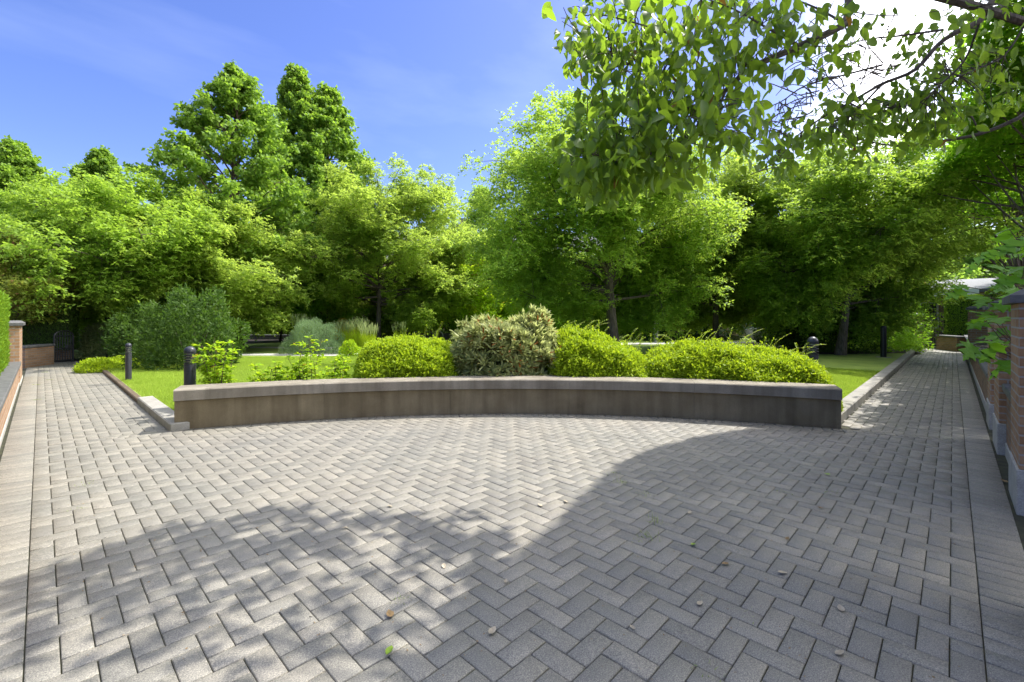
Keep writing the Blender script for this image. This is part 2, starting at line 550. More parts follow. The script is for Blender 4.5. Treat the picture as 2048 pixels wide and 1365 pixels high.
BRICK = brickmat('tan_brick', (.30, .165, .085), (.38, .23, .13), (.33, .30, .265), ms=.007)
BRICKD = brickmat('brown_brick', (.20, .115, .065), (.30, .18, .105), (.20, .18, .155), ms=.007)
BRICKFAR = brickmat('far_red_brick', (.26, .13, .09), (.34, .19, .13), (.33, .30, .27))

# ---------------------------------------------------------------- ground
def sheet(name, poly, z, mat, kind='structure'):
    mb = MB(); mb.add([(p[0], p[1], z) for p in poly], [tuple(range(len(poly)))])
    o = mb.build(name, mat); o['kind'] = kind
    return o
sheet('ground', [(-300, -300), (400, -300), (400, 400), (-300, 400)], -.03, SOIL)
XW, YW = -.27, -.30               # faces of the left and right walls
XK, YK = 1.06, 1.03               # kerb lines
XE, YE = 28.4, 19.6               # far ends of the two paths
U = .1003                         # paver module

# bench arc
CC = P(1024 + .03 / -2.1 * 0, -2.1 * CAMH)[:2] + RV * (.04 * CAMH)
RB = 6.87 * CAMH
pl, pr = g(342, 868)[:2], g(1677, 853)[:2]
angl = math.atan2(*(pl - CC)[::-1]); angr = math.atan2(*(pr - CC)[::-1])
def arcp(a, r): return CC + r * np.array([math.cos(a), math.sin(a)])

def paving_mesh(name, rects, z=.0, seed=3, gap=.0022, bev=.0042):
    """rects: (x0,x1,y0,y1) -> one bevelled paver each"""
    rng = np.random.default_rng(seed)
    R = np.array(rects)
    n = len(R)
    cx, cy = (R[:, 0] + R[:, 1]) / 2, (R[:, 2] + R[:, 3]) / 2
    hx, hy = (R[:, 1] - R[:, 0]) / 2 - gap, (R[:, 3] - R[:, 2]) / 2 - gap
    V = np.zeros((n, 12, 3))
    sg = [(-1, -1), (1, -1), (1, 1), (-1, 1)]
    dz = rng.normal(0, .0009, n); tx = rng.normal(0, .006, n); ty = rng.normal(0, .006, n)
    for k, (a, b) in enumerate(sg):
        for lev, (ins, zz) in enumerate(((0, -.028), (0, -bev * .8), (bev, 0))):
            x = cx + a * (hx - ins); y = cy + b * (hy - ins)
            V[:, lev * 4 + k, 0] = x
            V[:, lev * 4 + k, 1] = y
            V[:, lev * 4 + k, 2] = z + zz + dz + (x - cx) * tx + (y - cy) * ty
    F = []
    for lev in (0, 4):
        for k in range(4):
            j = (k + 1) % 4
            F.append((lev + k, lev + j, lev + 4 + j, lev + 4 + k))
    F.append((8, 9, 10, 11))
    F = np.array(F)
    FF = (F[None] + (np.arange(n) * 12)[:, None, None]).reshape(-1, 4)
    rr = np.repeat(rng.random(n), len(F))
    return fast_mesh(name, V.reshape(-1, 3), FF, rr)

def in_plaza(x, y):
    # inside the herringbone field
    if x < XB or y < YB: return False
    d = math.hypot(x - CC[0], y - CC[1])
    a = math.atan2(y - CC[1], x - CC[0])
    if angr - .01 < a < angl + .01:
        return d < RB - .06
    return (x < XK and y < YE) or (y < YK and x < XE)
XB, YB = -.045, -.09
rects = []
for i in range(-4, 270):
    for j in range(-4, 205):
        x, y = XB + i * U, YB + j * U
        if x > 7.6 and y > 1.2: continue
        m = (i - j) % 4
        if m == 0: r = (x, x + 2 * U, y, y + U)
        elif m == 3: r = (x, x + U, y, y + 2 * U)
        else: continue
        cx, cy = (r[0] + r[1]) / 2, (r[2] + r[3]) / 2
        c4 = [in_plaza(px, py) for px in (r[0] + .01, r[1] - .01) for py in (r[2] + .01, r[3] - .01)]
        if not any(c4): continue
        # trim to the borders
        x0, x1 = max(r[0], XB), r[1]
        y0, y1 = max(r[2], YB), r[3]
        if (x1 - x0) < .03 or (y1 - y0) < .03: continue
        if not all(c4) and in_plaza(cx, cy) is False: continue
        rects.append((x0, x1, y0, y1))
plaza = link('paving', paving_mesh('paving', rects), PAVER); plaza['kind'] = 'structure'
# soldier borders along both walls
br = []
y = YW
while y < YE:
    br.append((XW + .005, XB, y, y + U)); y += U
x = XB
while x < XE:
    br.append((x, x + U, YW + .005, YB)); x += U
border = link('path_border', paving_mesh('path_border', br, .001, 5), PAVER); border['kind'] = 'structure'
# curved row of pavers at the foot of the seat wall
mb_v, mb_f = [], []
na = int((angl - angr) * RB / U)
Vs, Fs, k0 = [], [], 0
for i in range(-10, na + 6):
    a0 = angr + (angl - angr) * i / na; a1 = angr + (angl - angr) * (i + 1) / na
    e = .0025 / RB
    for ins, zz in ((0, -.024), (0, .0), (.005, .004)):
        ee = e + ins / RB
        for (a, r) in ((a0 + ee, RB - .12 + ins), (a1 - ee, RB - .12 + ins), (a1 - ee, RB + .0), (a0 + ee, RB + .0)):
            p = arcp(a, r); Vs.append((p[0], p[1], zz))
    for lev in (0, 4):
        for k in range(4):
            j = (k + 1) % 4
            Fs.append((k0 + lev + k, k0 + lev + 4 + k, k0 + lev + 4 + j, k0 + lev + j))
    Fs.append((k0 + 8, k0 + 11, k0 + 10, k0 + 9))
    k0 += 12
rowo = link('paver_header_row', fast_mesh('paver_header_row', np.array(Vs), np.array(Fs), np.repeat(RNG.random(len(Vs) // 12), 9)), PAVER)
rowo['kind'] = 'structure'
sheet('paving_bed', [(XW - .4, YW - .4), (XE, YW - .4), (XE, YK), (7.1, 1.3), (6.0, 4.5), (4.2, 6.3), (1.3, 7.3), (XK, YE), (XW - .4, YE)], -.010, JOINT)

# lawns (raised a touch above the paths)
arcL = [tuple(arcp(angr + (angl - angr) * i / 24, RB + .30)) for i in range(25)]
lawn = sheet('lawn', [(XK + .06, YE), (XK + .06, arcL[-1][1])] + [(p[0], p[1]) for p in arcL[::-1]] + [(XE, YK + .06), (XE + 6, YK + 6), (XE + 6, YE + 6), (XK - 3, YE + 6)], .05, LAWN)
A1, A2 = g(430, 711, .06), g(905, 713, .06)
A3, A4 = g(905, 706, .06), g(430, 708, .06)
sheet('lawn_path', [A1[:2], A2[:2], A3[:2], A4[:2]], .062, CONC_PATH)
sheet('shaded_path', [g(1180, 691, .06)[:2], g(1570, 685, .06)[:2], g(1570, 682.5, .06)[:2], g(1180, 687, .06)[:2]], .064, CONC_PATH)
sheet('garden_path', [g(500, 697, .06)[:2], g(720, 699, .06)[:2], g(720, 695.5, .06)[:2], g(500, 694, .06)[:2]], .066, CONC_PATH)

# soil beds under shrubs
def bed(pts, z=.062):
    o = sheet('planting_bed', [p[:2] for p in pts], z, SOIL)
    return o
bed([g(180, 735, .06), g(470, 742, .06), g(480, 705, .06), g(230, 690, .06)])
bed([g(1500, 712, .06), g(1840, 706, .06), g(1840, 690, .06), g(1480, 685, .06)])
bedarc = [arcp(angr + .02 + (angl - angr) * i / 24 * .80, RB + .32) for i in range(25)]
bedarc2 = [arcp(angr + .02 + (angl - angr) * i / 24 * .80, RB + 1.55) for i in range(25)]
bed(list(bedarc) + list(bedarc2[::-1]), .06)

# grass blades
def grass_area(n, test, xr, yr, seed, lmin=.035, lmax=.075, wd=.009):
    rng = np.random.default_rng(seed)
    x = rng.uniform(*xr, n); y = rng.uniform(*yr, n)
    ok = test(x, y)
    x, y = x[ok], y[ok]
    m = len(x)
    pos = np.stack([x, y, np.full(m, .048)], 1)
    al = np.stack([rng.normal(0, .45, m), rng.normal(0, .45, m), np.ones(m)], 1)
    up = rdir(m, rng)
    return leaves(pos, al, up, rng.uniform(lmin, lmax, m), wd, T_BLADE, rng)
def lawn_test(x, y):
    d = np.hypot(x - CC[0], y - CC[1])
    ok = (x > np.where(y > 9.25, XK + .10, XK + .2)) & (y > YK + .2) & (d > RB + .32)
    dep = x * FV[0] + y * FV[1]; lat = x * RV[0] + y * RV[1]
    pxx = 1024 + lat / dep * FPX
    return ok & (dep < 15) & ((pxx < 760) | (pxx > 1580)) & (pxx > 120) & (pxx < 1900)
gl = Leaves(); gl.add(*grass_area(1100000, lawn_test, (1, 14), (1, 18), 21))
go = link('grass', gl.mesh('grass'), LM['grass'])
tag(go, 'short green lawn grass beside the paths', 'grass', kind='stuff')

# kerbs
def kerb(name, a, b, width, z, label, mat=KERB, seg=1.2, side=1, group=None):
    a, b = np.array(a[:2]), np.array(b[:2])
    L = np.linalg.norm(b - a); t = (b - a) / L; nrm = np.array([-t[1], t[0]]) * side
    mb = MB(); n = max(1, int(L / seg)); 
    for i in range(n):
        s0, s1 = i * L / n + .003, (i + 1) * L / n - .003
        M = Matrix(((t[0], nrm[0], 0, a[0]), (t[1], nrm[1], 0, a[1]), (0, 0, 1, 0), (0, 0, 0, 1)))
        mb.box(s0, s1, 0, width, -.03, z, .012, M)
    o = mb.build(name, mat); tag(o, label, 'kerb', group)
    o['kind'] = 'structure'
    return o
kerb('kerb', (XK, 6.62), (XK, 9.25), .20, .095, 'pale raised concrete kerb at the left end of the seat wall', side=-1)
kerb('kerb', (XK, 9.26), (XK, YE - 2), .09, .062, 'thin brown flush edging along the left path', WOOD, 2.0, -1)
kerb('kerb', (7.0, YK), (XE - 1.5, YK), .19, .115, 'pale raised concrete kerb along the right path', side=1)

# ---------------------------------------------------------------- seat wall
def arc_solid(a0, a1, r0, r1, z0, z1, n=64, bev=.012):
    mb = MB(); prof = [(r0, z0), (r0, z1 - bev), (r0 + bev, z1), (r1 - bev, z1), (r1, z1 - bev), (r1, z0)]
    m = len(prof); vs = []
    for i in range(n + 1):
        a = a0 + (a1 - a0) * i / n
        for r, z in prof:
            p = arcp(a, r); vs.append((p[0], p[1], z))
    fs = []
    for i in range(n):
        for k in range(m):
            j = (k + 1) % m
            fs.append((i * m + k, (i + 1) * m + k, (i + 1) * m + j, i * m + j))
    fs.append(tuple(range(m))); fs.append(tuple(n * m + k for k in range(m - 1, -1, -1)))
    return mb.add(vs, fs)
sw = empty('seat_wall', (*arcp((angl + angr) / 2, RB), 0), 'long curved concrete seat wall with a thick overhanging cap', 'seat wall')
def rel(o, parent):
    o.parent = parent
    o.matrix_parent_inverse = Matrix.Translation(parent.location).inverted()
    return o
nseg = 5
for q_ in range(nseg):
    f0, f1 = q_ / nseg, (q_ + 1) / nseg
    a0, a1 = angr + (angl - angr) * f0, angr + (angl - angr) * f1
    body = arc_solid(a0 + .00012, a1 - .00012, RB + .002 + .0015 * (q_ % 2), RB + .33, -.02, .355, 16).build('wall_body', BENCHBODY)
    rel(body, sw)
    capm = arc_solid(a0 + .0001, a1 - .0001, RB - .05, RB + .40, .357, .487 - .0015 * (q_ % 2), 16, bev=.012).build('cap', BENCHCAP)
    rel(capm, sw)

# ---------------------------------------------------------------- brick pillars and walls
def pillar(x0, x1, y0, y1, ztop, label, base=.30, cap=.10, ov=.045, name='brick_pillar', grp=None, z0=-.02):
    cx, cy = (x0 + x1) / 2, (y0 + y1) / 2
    e = empty(name, (cx, cy, 0), label, 'pillar', grp)
    X0, X1, Y0, Y1 = x0 - cx, x1 - cx, y0 - cy, y1 - cy
    if base > 0:
        MB().box(X0 - .012, X1 + .012, Y0 - .012, Y1 + .012, z0, base, .006).build('base', PALESTONE, e)
    MB().box(X0, X1, Y0, Y1, max(base, z0) + .001, ztop - cap, .004).build('shaft', BRICK, e)
    mb = MB()
    mb.box(X0 - ov, X1 + ov, Y0 - ov, Y1 + ov, ztop - cap + .001, ztop - cap * .45)
    a, b, c, d = X0 - ov, X1 + ov, Y0 - ov, Y1 + ov
    s = .07
    mb.add([(a, c, ztop - cap * .45), (b, c, ztop - cap * .45), (b, d, ztop - cap * .45), (a, d, ztop - cap * .45),
            (a + s, c + s, ztop), (b - s, c + s, ztop), (b - s, d - s, ztop), (a + s, d - s, ztop)],
           [(0, 1, 5, 4), (1, 2, 6, 5), (2, 3, 7, 6), (3, 0, 4, 7), (4, 5, 6, 7)])
    mb.build('cap', GREYSTONE, e)
    return e
def lowwall(x0, x1, y0, y1, z, label, brick=BRICKD, cop=.07, ov=.03, base=.12):
    cx, cy = (x0 + x1) / 2, (y0 + y1) / 2
    e = empty('low_brick_wall', (cx, cy, 0), label, 'wall')
    X0, X1, Y0, Y1 = x0 - cx, x1 - cx, y0 - cy, y1 - cy
    MB().box(X0, X1, Y0, Y1, -.02, z - cop).build('brickwork', brick, e)
    MB().box(X0 - ov * .2, X1 + ov * .2, Y0 - ov, Y1 + ov, z - cop + .001, z, .01).build('coping', GREYSTONE, e) if x1 - x0 > y1 - y0 else \
        MB().box(X0 - ov, X1 + ov, Y0 - ov * .2, Y1 + ov * .2, z - cop + .001, z, .01).build('coping', GREYSTONE, e)
    if base:
        MB().box(X0 - .008, X1 + .008, Y0 - .008, Y1 + .008, -.02, base, .004).build('base_strip', PALESTONE, e)
    return e
G_ = 'brick pillars along the right path'
pillar(4.676, 5.29, -.93, -.325, 1.545, 'nearest brick pillar at the right edge, with grey cap and pale stone base', grp=G_)
pillar(6.60, 7.30, -.93, -.325, 1.545, 'second brick pillar of the right wall, partly hidden by broad leaves', grp=G_)
pillar(8.02, 8.62, -.93, -.325, 1.545, 'third brick pillar of the right wall, where the long low wall begins', grp=G_)
pillar(19.5, 20.2, -.93, -.33, 1.70, 'slim far brick pillar on the right beside the clipped hedge', base=0, grp=G_)
lowwall(5.31, 6.58, -.75, -.375, .70, 'short low brick wall between the nearest two pillars')
lowwall(8.64, 19.48, -.80, -.345, .62, 'long low brick wall with dark coping along the right path')
lowwall(20.22, XE, -.80, -.36, .62, 'last stretch of low brick wall before the right gate')
pillar(2.6, 3.2, -.93, -.325, 1.545, 'brick pillar just outside the frame by the camera', grp=G_)

# left wall
lowwall(-.60, XW - .03, 3.0, 13.38, .48, 'low tan brick wall with a grey coping along the left path', BRICK, base=.06)
pillar(-.92, XW - .02, 13.4, 15.2, 1.29, 'sunlit brick pillar with grey cap at the end of the left wall', base=.04, ov=.05)

# ---------------------------------------------------------------- vegetation builders
def env_r(prof, t):
    return float(np.interp(t, [p[0] for p in prof], [p[1] for p in prof]))
def curve_pts(a, b, n, sag, rng, wob=.04):
    a, b = np.array(a, float), np.array(b, float)
    L = np.linalg.norm(b - a)
    pts = []
    off = rng.normal(0, wob * L, 3)
    for i in range(n + 1):
        t = i / n
        p = a + (b - a) * t
        p = p + np.array([0, 0, sag * L * 4 * t * (1 - t)]) + off * math.sin(math.pi * t)
        pts.append(p)
    return pts
def make_tree(name, base, H, clear, prof, R, mat, bark, label, cat='tree', group=None, nl=26, sub=5, pad=(.42, .15), npad=26, spray=8,
              leaf=(.075, .032), tmpl=T_RHOMB, trunk_r=.16, seed=1, rise=.35, droop=.25, lean=(0, 0), vase=0, style='spray', fork=False, off=(0, 0), flat=.8, low=None, rv=(.68, 1.1)):
    rng = np.random.default_rng(seed)
    e = empty(name, base, label, cat, group)
    tb = MB()
    # trunk
    top = np.array([lean[0], lean[1], H * .93])
    tp = curve_pts((0, 0, -.05), top, 9, 0, rng, .02)
    tr = [trunk_r * (1 - .86 * (i / 9) ** .8) for i in range(10)]
    tr[0] *= 1.25
    tb.tube(tp, tr, 10)
    def trunk_at(z):
        t = min(max(z / (H * .93), 0), 1) * 9
        i = min(int(t), 8); f = t - i
        return tp[i] * (1 - f) + tp[i + 1] * f, tr[i] * (1 - f) + tr[i + 1] * f
    cents, cdir = [], []
    for i in range(nl):
        t = (i + rng.uniform(0, 1)) / nl
        lo = clear if low is None else low
        zt = lo + (H - lo) * t             # height of the limb's tip
        az = i * 2.39996 + rng.normal(0, .35)
        if vase and t < .30 and math.cos(az) * -FV[0] + math.sin(az) * -FV[1] > .25: az += 2.2
        r = R * env_r(prof, t) * rng.uniform(*rv)
        zs = max(min(clear * .75, zt + .3), zt - r * rise - rng.uniform(0, .4)) if not vase else max(clear * .8, clear * .85 + max(zt - clear, -.2) * vase + rng.uniform(-.1, .2))
        s, rr = trunk_at(zs)
        tip = np.array([s[0] + off[0] * t + r * math.cos(az), s[1] + off[1] * t + r * math.sin(az), zt])
        lp = curve_pts(s, tip, 7, rng.uniform(.02, .10) if not vase else rng.uniform(-.02, .12), rng, .07)
        r0 = max(.012, min(rr * .6, .016 + .014 * r))
        tb.tube(lp, [r0 * (1 - .8 * k / 7) for k in range(8)], 6)
        for k in range(sub):
            f = rng.uniform(.3, 1.0) if k else 1.0
            i0 = min(int(f * 7), 6); q = lp[i0] + (lp[i0 + 1] - lp[i0]) * (f * 7 - i0)
            a2 = az + rng.normal(0, .9)
            ln = r * rng.uniform(.22, .5) * (1.15 - .4 * f) + .15
            q2 = q + np.array([math.cos(a2) * ln, math.sin(a2) * ln, rng.uniform(-.10, .42) * ln])
            sp = curve_pts(q, q2, 3, .05, rng, .06)
            tb.tube(sp, [r0 * .26, r0 * .2, r0 * .14, r0 * .08], 4)
            for u in ((.35, .7, 1.0) if ln > .9 else (.55, 1.0)):
                cents.append(q + (q2 - q) * u); cdir.append(q2 - q)
        if vase and t < .55 and zt > 1.5:      # hanging sprays under the outer limbs
            for k in range(5):
                q = lp[int(rng.integers(3, 8))]
                dz_ = min(rng.uniform(.35, 1.5), zt - 1.15)
                q2 = q + np.array([rng.normal(0, .30), rng.normal(0, .30), -dz_])
                tb.tube(curve_pts(q, q2, 3, 0, rng, .08), [.010, .008, .006, .004], 4)
                for u in (.45, .75, 1.0):
                    cents.append(q + (q2 - q) * u + np.array([rng.normal(0, .12), rng.normal(0, .12), 0])); cdir.append(np.array([math.cos(az), math.sin(az), -.4]))
    tb.build('trunk', bark, e, smooth=True)
    C = np.array(cents); D = norm(np.array(cdir)); n = len(C)
    LL = Leaves()
    sz = rng.uniform(.65, 1.3, n)
    if style == 'spray':
        m = npad
        c = np.repeat(C, m, 0); d = np.repeat(D, m, 0); s = np.repeat(sz, m)
        th = rng.uniform(0, 2 * math.pi, n * m)
        rr = np.sqrt(rng.uniform(0, 1, n * m)) * pad[0] * s
        o3 = np.stack([np.cos(th) * rr, np.sin(th) * rr, rng.normal(0, pad[1], n * m) * s - droop * rr * rr / pad[0]], 1)
        slope = np.repeat(rng.normal(0, .35, (n, 2)), m, 0); o3[:, 2] += (o3[:, :2] * slope).sum(1)
        st = c + o3
        sd_ = norm(o3 * np.array([1, 1, .3]) + d * .25 + rng.normal(0, .12, (n * m, 3)))
        sd_[:, 2] -= rng.uniform(0, .5, n * m)
        sd_ = norm(sd_)
        ln = rng.uniform(.18, .34, n * m) * .8
        for k in range(spray):
            f = (k + .5) / spray
            sgn = 1 if k % 2 else -1
            pos = st + sd_ * (ln * f)[:, None]
            up = norm(np.stack([rng.normal(0, .6, n * m), rng.normal(0, .6, n * m), np.ones(n * m)], 1))
            side = norm(np.cross(up, sd_)) * sgn
            al = sd_ * .5 + side * 1.0 + rng.normal(0, .15, (n * m, 3))
            LL.add(*leaves(pos, al, up, leaf[0] * rng.uniform(.7, 1.3, n * m), leaf[1], tmpl, rng))
    else:
        m = npad * spray
        c = np.repeat(C, m, 0); s = np.repeat(sz, m)
        o3 = rdir(n * m, rng) * (rng.uniform(0, 1, n * m) ** .45 * np.where(rng.random(n * m) < .12, 1.35, 1))[:, None]
        o3[:, 0] *= pad[0]; o3[:, 1] *= pad[0]; o3[:, 2] *= pad[1]
        pos = c + o3 * s[:, None]
        al = norm(o3 * np.array([1, 1, .5]) + rng.normal(0, .35, (n * m, 3)))
        al[:, 2] -= droop
        up = norm(np.stack([rng.normal(0, flat, n * m), rng.normal(0, flat, n * m), np.ones(n * m)], 1))
        LL.add(*leaves(pos, al, up, leaf[0] * rng.uniform(.65, 1.3, n * m), leaf[1], tmpl, rng))
    link('crown', LL.mesh('crown'), mat, e)
    return e

VASE = [(0, .62), (.15, .9), (.4, 1.0), (.7, .82), (.9, .5), (1, .2)]
CONE = [(0, .85), (.12, 1.0), (.35, .85), (.65, .52), (.88, .22), (1, .04)]
GUM = [(0, .8), (.15, 1.0), (.42, .88), (.68, .60), (.88, .28), (1, .04)]
UMB = [(0, .7), (.25, 1.0), (.6, .98), (.85, .65), (1, .3)]
OVAL = [(0, .5), (.3, .95), (.55, 1), (.8, .7), (1, .15)]

def make_shrub(name, c, rx, ry, h, n, mat, leaf, label, cat='shrub', group=None, tmpl=T_RHOMB, seed=1, lump=.22, ang=None, up_bias=.4, stems=7, power=2.2, flat=.6, shell=.55, inner=.35, alup=.3):
    """leafy mound: a lumpy dome of leaves, elongated along ang"""
    rng = np.random.default_rng(seed)
    if ang is None: ang = HEAD - math.pi / 2
    e = empty(name, c, label, cat, group, rz=ang)
    u = rdir(n, rng); u[:, 2] = np.abs(u[:, 2]) * 1.0
    u = norm(u)
    # lumps
    K = rdir(26, rng); K[:, 2] = np.abs(K[:, 2])
    dots = (u @ K.T).clip(0, 1) ** 14
    lm = 1 - lump + lump * 1.6 * dots.max(1)
    # superellipsoid
    q = (np.abs(u) ** power).sum(1) ** (-1 / power)
    inn = np.where(rng.random(n) < inner, rng.uniform(shell, 1, n), rng.uniform(.9, 1.03, n))
    rr = q * lm * inn
    pos = u * rr[:, None] * np.array([rx, ry, h])
    pos[:, 2] = np.maximum(pos[:, 2], .01)
    nrm_ = norm(u / np.array([rx, ry, h]))
    al = norm(nrm_ * .6 + rng.normal(0, .55, (n, 3)) + np.array([0, 0, alup]))
    upv = norm(nrm_ + rng.normal(0, flat, (n, 3)) + np.array([0, 0, up_bias]))
    LL = Leaves(); LL.add(*leaves(pos, al, upv, leaf[0] * rng.uniform(.65, 1.3, n), leaf[1], tmpl, rng))
    link('foliage', LL.mesh('foliage'), mat, e)
    mb = MB()
    for i in range(stems):
        a = rng.uniform(0, 2 * math.pi); f = rng.uniform(.2, .75)
        mb.tube(curve_pts((rng.normal(0, .12) * rx, rng.normal(0, .12) * ry, -.03), (rx * f * math.cos(a), ry * f * math.sin(a), h * rng.uniform(.5, .85)), 4, .05, rng), [.02, .016, .012, .009, .005], 5)
    mb.build('stems', BARK, e)
    return e

def hedge_box(name, c, lx, ly, h, z0, mat, label, dens=900, leaf=(.045, .018), seed=1, ang=0.0, group=None, rnd=.08):
    """clipped hedge: dense upright sprays over a solid twiggy body"""
    rng = np.random.default_rng(seed)
    e = empty(name, (c[0], c[1], 0), label, 'hedge', group, rz=ang)
    A = [(ly * h, 0, 1), (ly * h, 0, -1), (lx * h, 1, 1), (lx * h, 1, -1), (lx * ly, 2, 1)]
    LL = Leaves()
    for area, ax, sg in A:
        n = int(area * dens)
        p = np.stack([rng.uniform(-lx / 2, lx / 2, n), rng.uniform(-ly / 2, ly / 2, n), rng.uniform(0, h, n)], 1)
        dim = (lx / 2, ly / 2, h)[ax]
        p[:, ax] = dim * sg if ax < 2 else h
        # round edges
        b = np.array([max(lx / 2 - rnd, .01), max(ly / 2 - rnd, .01)])
        core = p.copy(); core[:, 0] = core[:, 0].clip(-b[0], b[0]); core[:, 1] = core[:, 1].clip(-b[1], b[1]); core[:, 2] = core[:, 2].clip(0, h - rnd)
        dd = p - core; dl = np.linalg.norm(dd, axis=1, keepdims=True)
        nn = dd / (dl + 1e-6)
        wav = .03 * np.sin(p[:, 0:1] * 4 + p[:, 2:3] * 3) * np.sin(p[:, 1:2] * 5 + 1)
        p = core + nn * (rnd * rng.uniform(.75, 1.12, (n, 1)) + wav + rng.normal(0, .012, (n, 1)))
        al = norm(nn * .5 + np.array([0, 0, .9]) + rng.normal(0, .3, (n, 3)))
        up = norm(nn + rng.normal(0, .45, (n, 3)))
        p[:, 2] += z0
        LL.add(*leaves(p, al, up, leaf[0] * rng.uniform(.6, 1.3, n), leaf[1], T_RHOMB, rng))
    link('foliage', LL.mesh('foliage'), mat, e)
    MB().box(-lx / 2 + .05, lx / 2 - .05, -ly / 2 + .05, ly / 2 - .05, max(z0, 0), z0 + h - .06).build('twig_body', TWIG, e)
    return e
TWIG = simplemat('twiggy_hedge_body', (.014, .022, .006), (.04, .06, .012), 30, .95)

# ---------------------------------------------------------------- hedges behind the seat wall
def arc_hedge(name, px0, px1, ytop, label, mat, seed, depth=1.35, n=52000, shoots=14, prof=None, r_off=.36, back=1.0, leaf=(.040, .018)):
    """clipped mound following the arc between two photo columns; ytop maps fraction -> height"""
    rng = np.random.default_rng(seed)
    r0 = RB + r_off; rc = r0 + depth / 2
    # angular range by columns at the mound's front
    def ang_of(px):
        lo, hi = angr - .1, angl + .1
        for _ in range(40):
            mid = (lo + hi) / 2
            p = arcp(mid, r0 + .1)
            x = 1024 + (p @ RV) / (p @ FV) * FPX
            if x > px: lo = mid
            else: hi = mid
        return (lo + hi) / 2
    aL, aR = ang_of(px0), ang_of(px1)
    am = (aL + aR) / 2
    cen = arcp(am, rc)
    e = empty(name, (cen[0], cen[1], .06), label, 'hedge', 'clipped golden hedges behind the seat wall')
    half = abs(aL - aR) / 2 * rc
    hs_ = [ytop(t) for t in np.linspace(0, 1, 21)]
    m = n
    # sample directions on a rounded slab: param s along, v across/up
    s = rng.uniform(-1, 1, m)
    th = rng.uniform(0, math.pi, m)
    th = np.where(rng.random(m) < .25, rng.uniform(math.pi * .6, math.pi, m), th)   # favour the front
    hloc = np.interp((s + 1) / 2, np.linspace(0, 1, 21), hs_)
    endf = (1 - np.abs(s) ** 9) ** .5
    ca, sa = np.cos(th), np.sin(th)
    qq = (np.abs(ca) ** 3.4 + np.abs(sa) ** 3.4) ** (-1 / 3.4)
    rr = qq * np.where(rng.random(m) < .3, rng.uniform(.75, 1, m), rng.uniform(.95, 1.02, m))
    cl = rng.uniform(-1, 1, (70, 2)) * np.array([half, 1.6]); q2_ = np.stack([s * half, (th - math.pi / 2)], 1)
    dmin = np.min(((q2_[:, None, :] - cl[None]) ** 2).sum(2), axis=1)
    bumpy = .955 + .09 * np.exp(-dmin / .018) + rng.normal(0, .020, m) + np.where(rng.random(m) < .06, rng.uniform(.02, .12, m), 0)
    keep = rng.random(m) > .55 * (dmin > .06)
    rr = rr * bumpy
    rad_off = ca * rr * depth / 2 * (.5 + .5 * endf)
    zz = sa * rr * hloc * (.25 + .75 * endf) * (1 - .24 * np.clip(-ca, 0, 1) ** 1.5)
    ends = s * half / rc * (1 - 0.0)
    aa = am + np.sign(aL - aR) * (-ends)
    px_ = CC[0] + (rc + rad_off) * np.cos(aa) - cen[0]; py_ = CC[1] + (rc + rad_off) * np.sin(aa) - cen[1]
    pos = np.stack([px_, py_, np.maximum(zz, .0)], 1)
    nn = np.stack([ca * np.cos(aa), ca * np.sin(aa), sa], 1)
    # ends: outward along the arc
    tang = np.stack([-np.sin(aa), np.cos(aa), np.zeros(m)], 1) * (-np.sign(aL - aR) * np.sign(s) * np.abs(s) ** 12)[:, None]
    nn = norm(nn + tang)
    al = norm(nn * .5 + rng.normal(0, .6, (m, 3)) + np.array([0, 0, .25]))
    up = norm(nn * .6 + rng.normal(0, .38, (m, 3)) + np.array([0, 0, 1.0]))
    pos, al, up = pos[keep], al[keep], up[keep]; m = len(pos)
    LL = Leaves()
    for k in range(3):   # three little leaves per sprig
        LL.add(*leaves(pos + al * (.012 * k), al + rng.normal(0, .5, (m, 3)), up + rng.normal(0, .3, (m, 3)), leaf[0] * rng.uniform(.7, 1.3, m), leaf[1], T_RHOMB, rng))
    # long untrimmed shoots with paired leaves
    tw = MB()
    SH = []
    for i in range(shoots):
        sI = rng.uniform(-.85, .8); hh = float(np.interp((sI + 1) / 2, np.linspace(0, 1, 21), hs_))
        a = am + np.sign(aL - aR) * (-sI * half / rc)
        rr_ = rc + rng.uniform(-.1, .4) * depth
        b = np.array([CC[0] + rr_ * math.cos(a) - cen[0], CC[1] + rr_ * math.sin(a) - cen[1], hh * .9])
        L = rng.uniform(.2, .5)
        dr = RV * rng.normal(.35, .5)
        tip = b + np.array([dr[0] * L, dr[1] * L, L * rng.uniform(.5, .95)])
        pts = curve_pts(b, tip, 8, .10, rng, .05)
        SH.append(MB().tube(pts, [.003] * 9, 4).build('shoot', BARK, e))
        K = 22
        f = np.linspace(.05, 1, K)
        pp = np.array([pts[min(int(x * 8), 7)] + (pts[min(int(x * 8), 7) + 1] - pts[min(int(x * 8), 7)]) * (x * 8 - min(int(x * 8), 7)) for x in f])
        t3 = norm(tip - b)
        sd = norm(np.cross(t3, np.array([0, 0, 1.0]) + rng.normal(0, .3, 3)))
        for sg in (-1, 1):
            LL.add(*leaves(pp, t3 * .5 + sd * sg + rng.normal(0, .15, (K, 3)), np.tile([0, 0, 1.], (K, 1)) + rng.normal(0, .3, (K, 3)), .028, .014, T_RHOMB, rng))
    link('foliage', LL.mesh('foliage'), mat, e)
    # woody body inside, rising from one rootstock
    tw.tube([(arcp(am + f * half / rc, rc)[0] - cen[0], arcp(am + f * half / rc, rc)[1] - cen[1], -.05) for f in np.linspace(-.9, .9, 19)], [.03] * 19, 6)
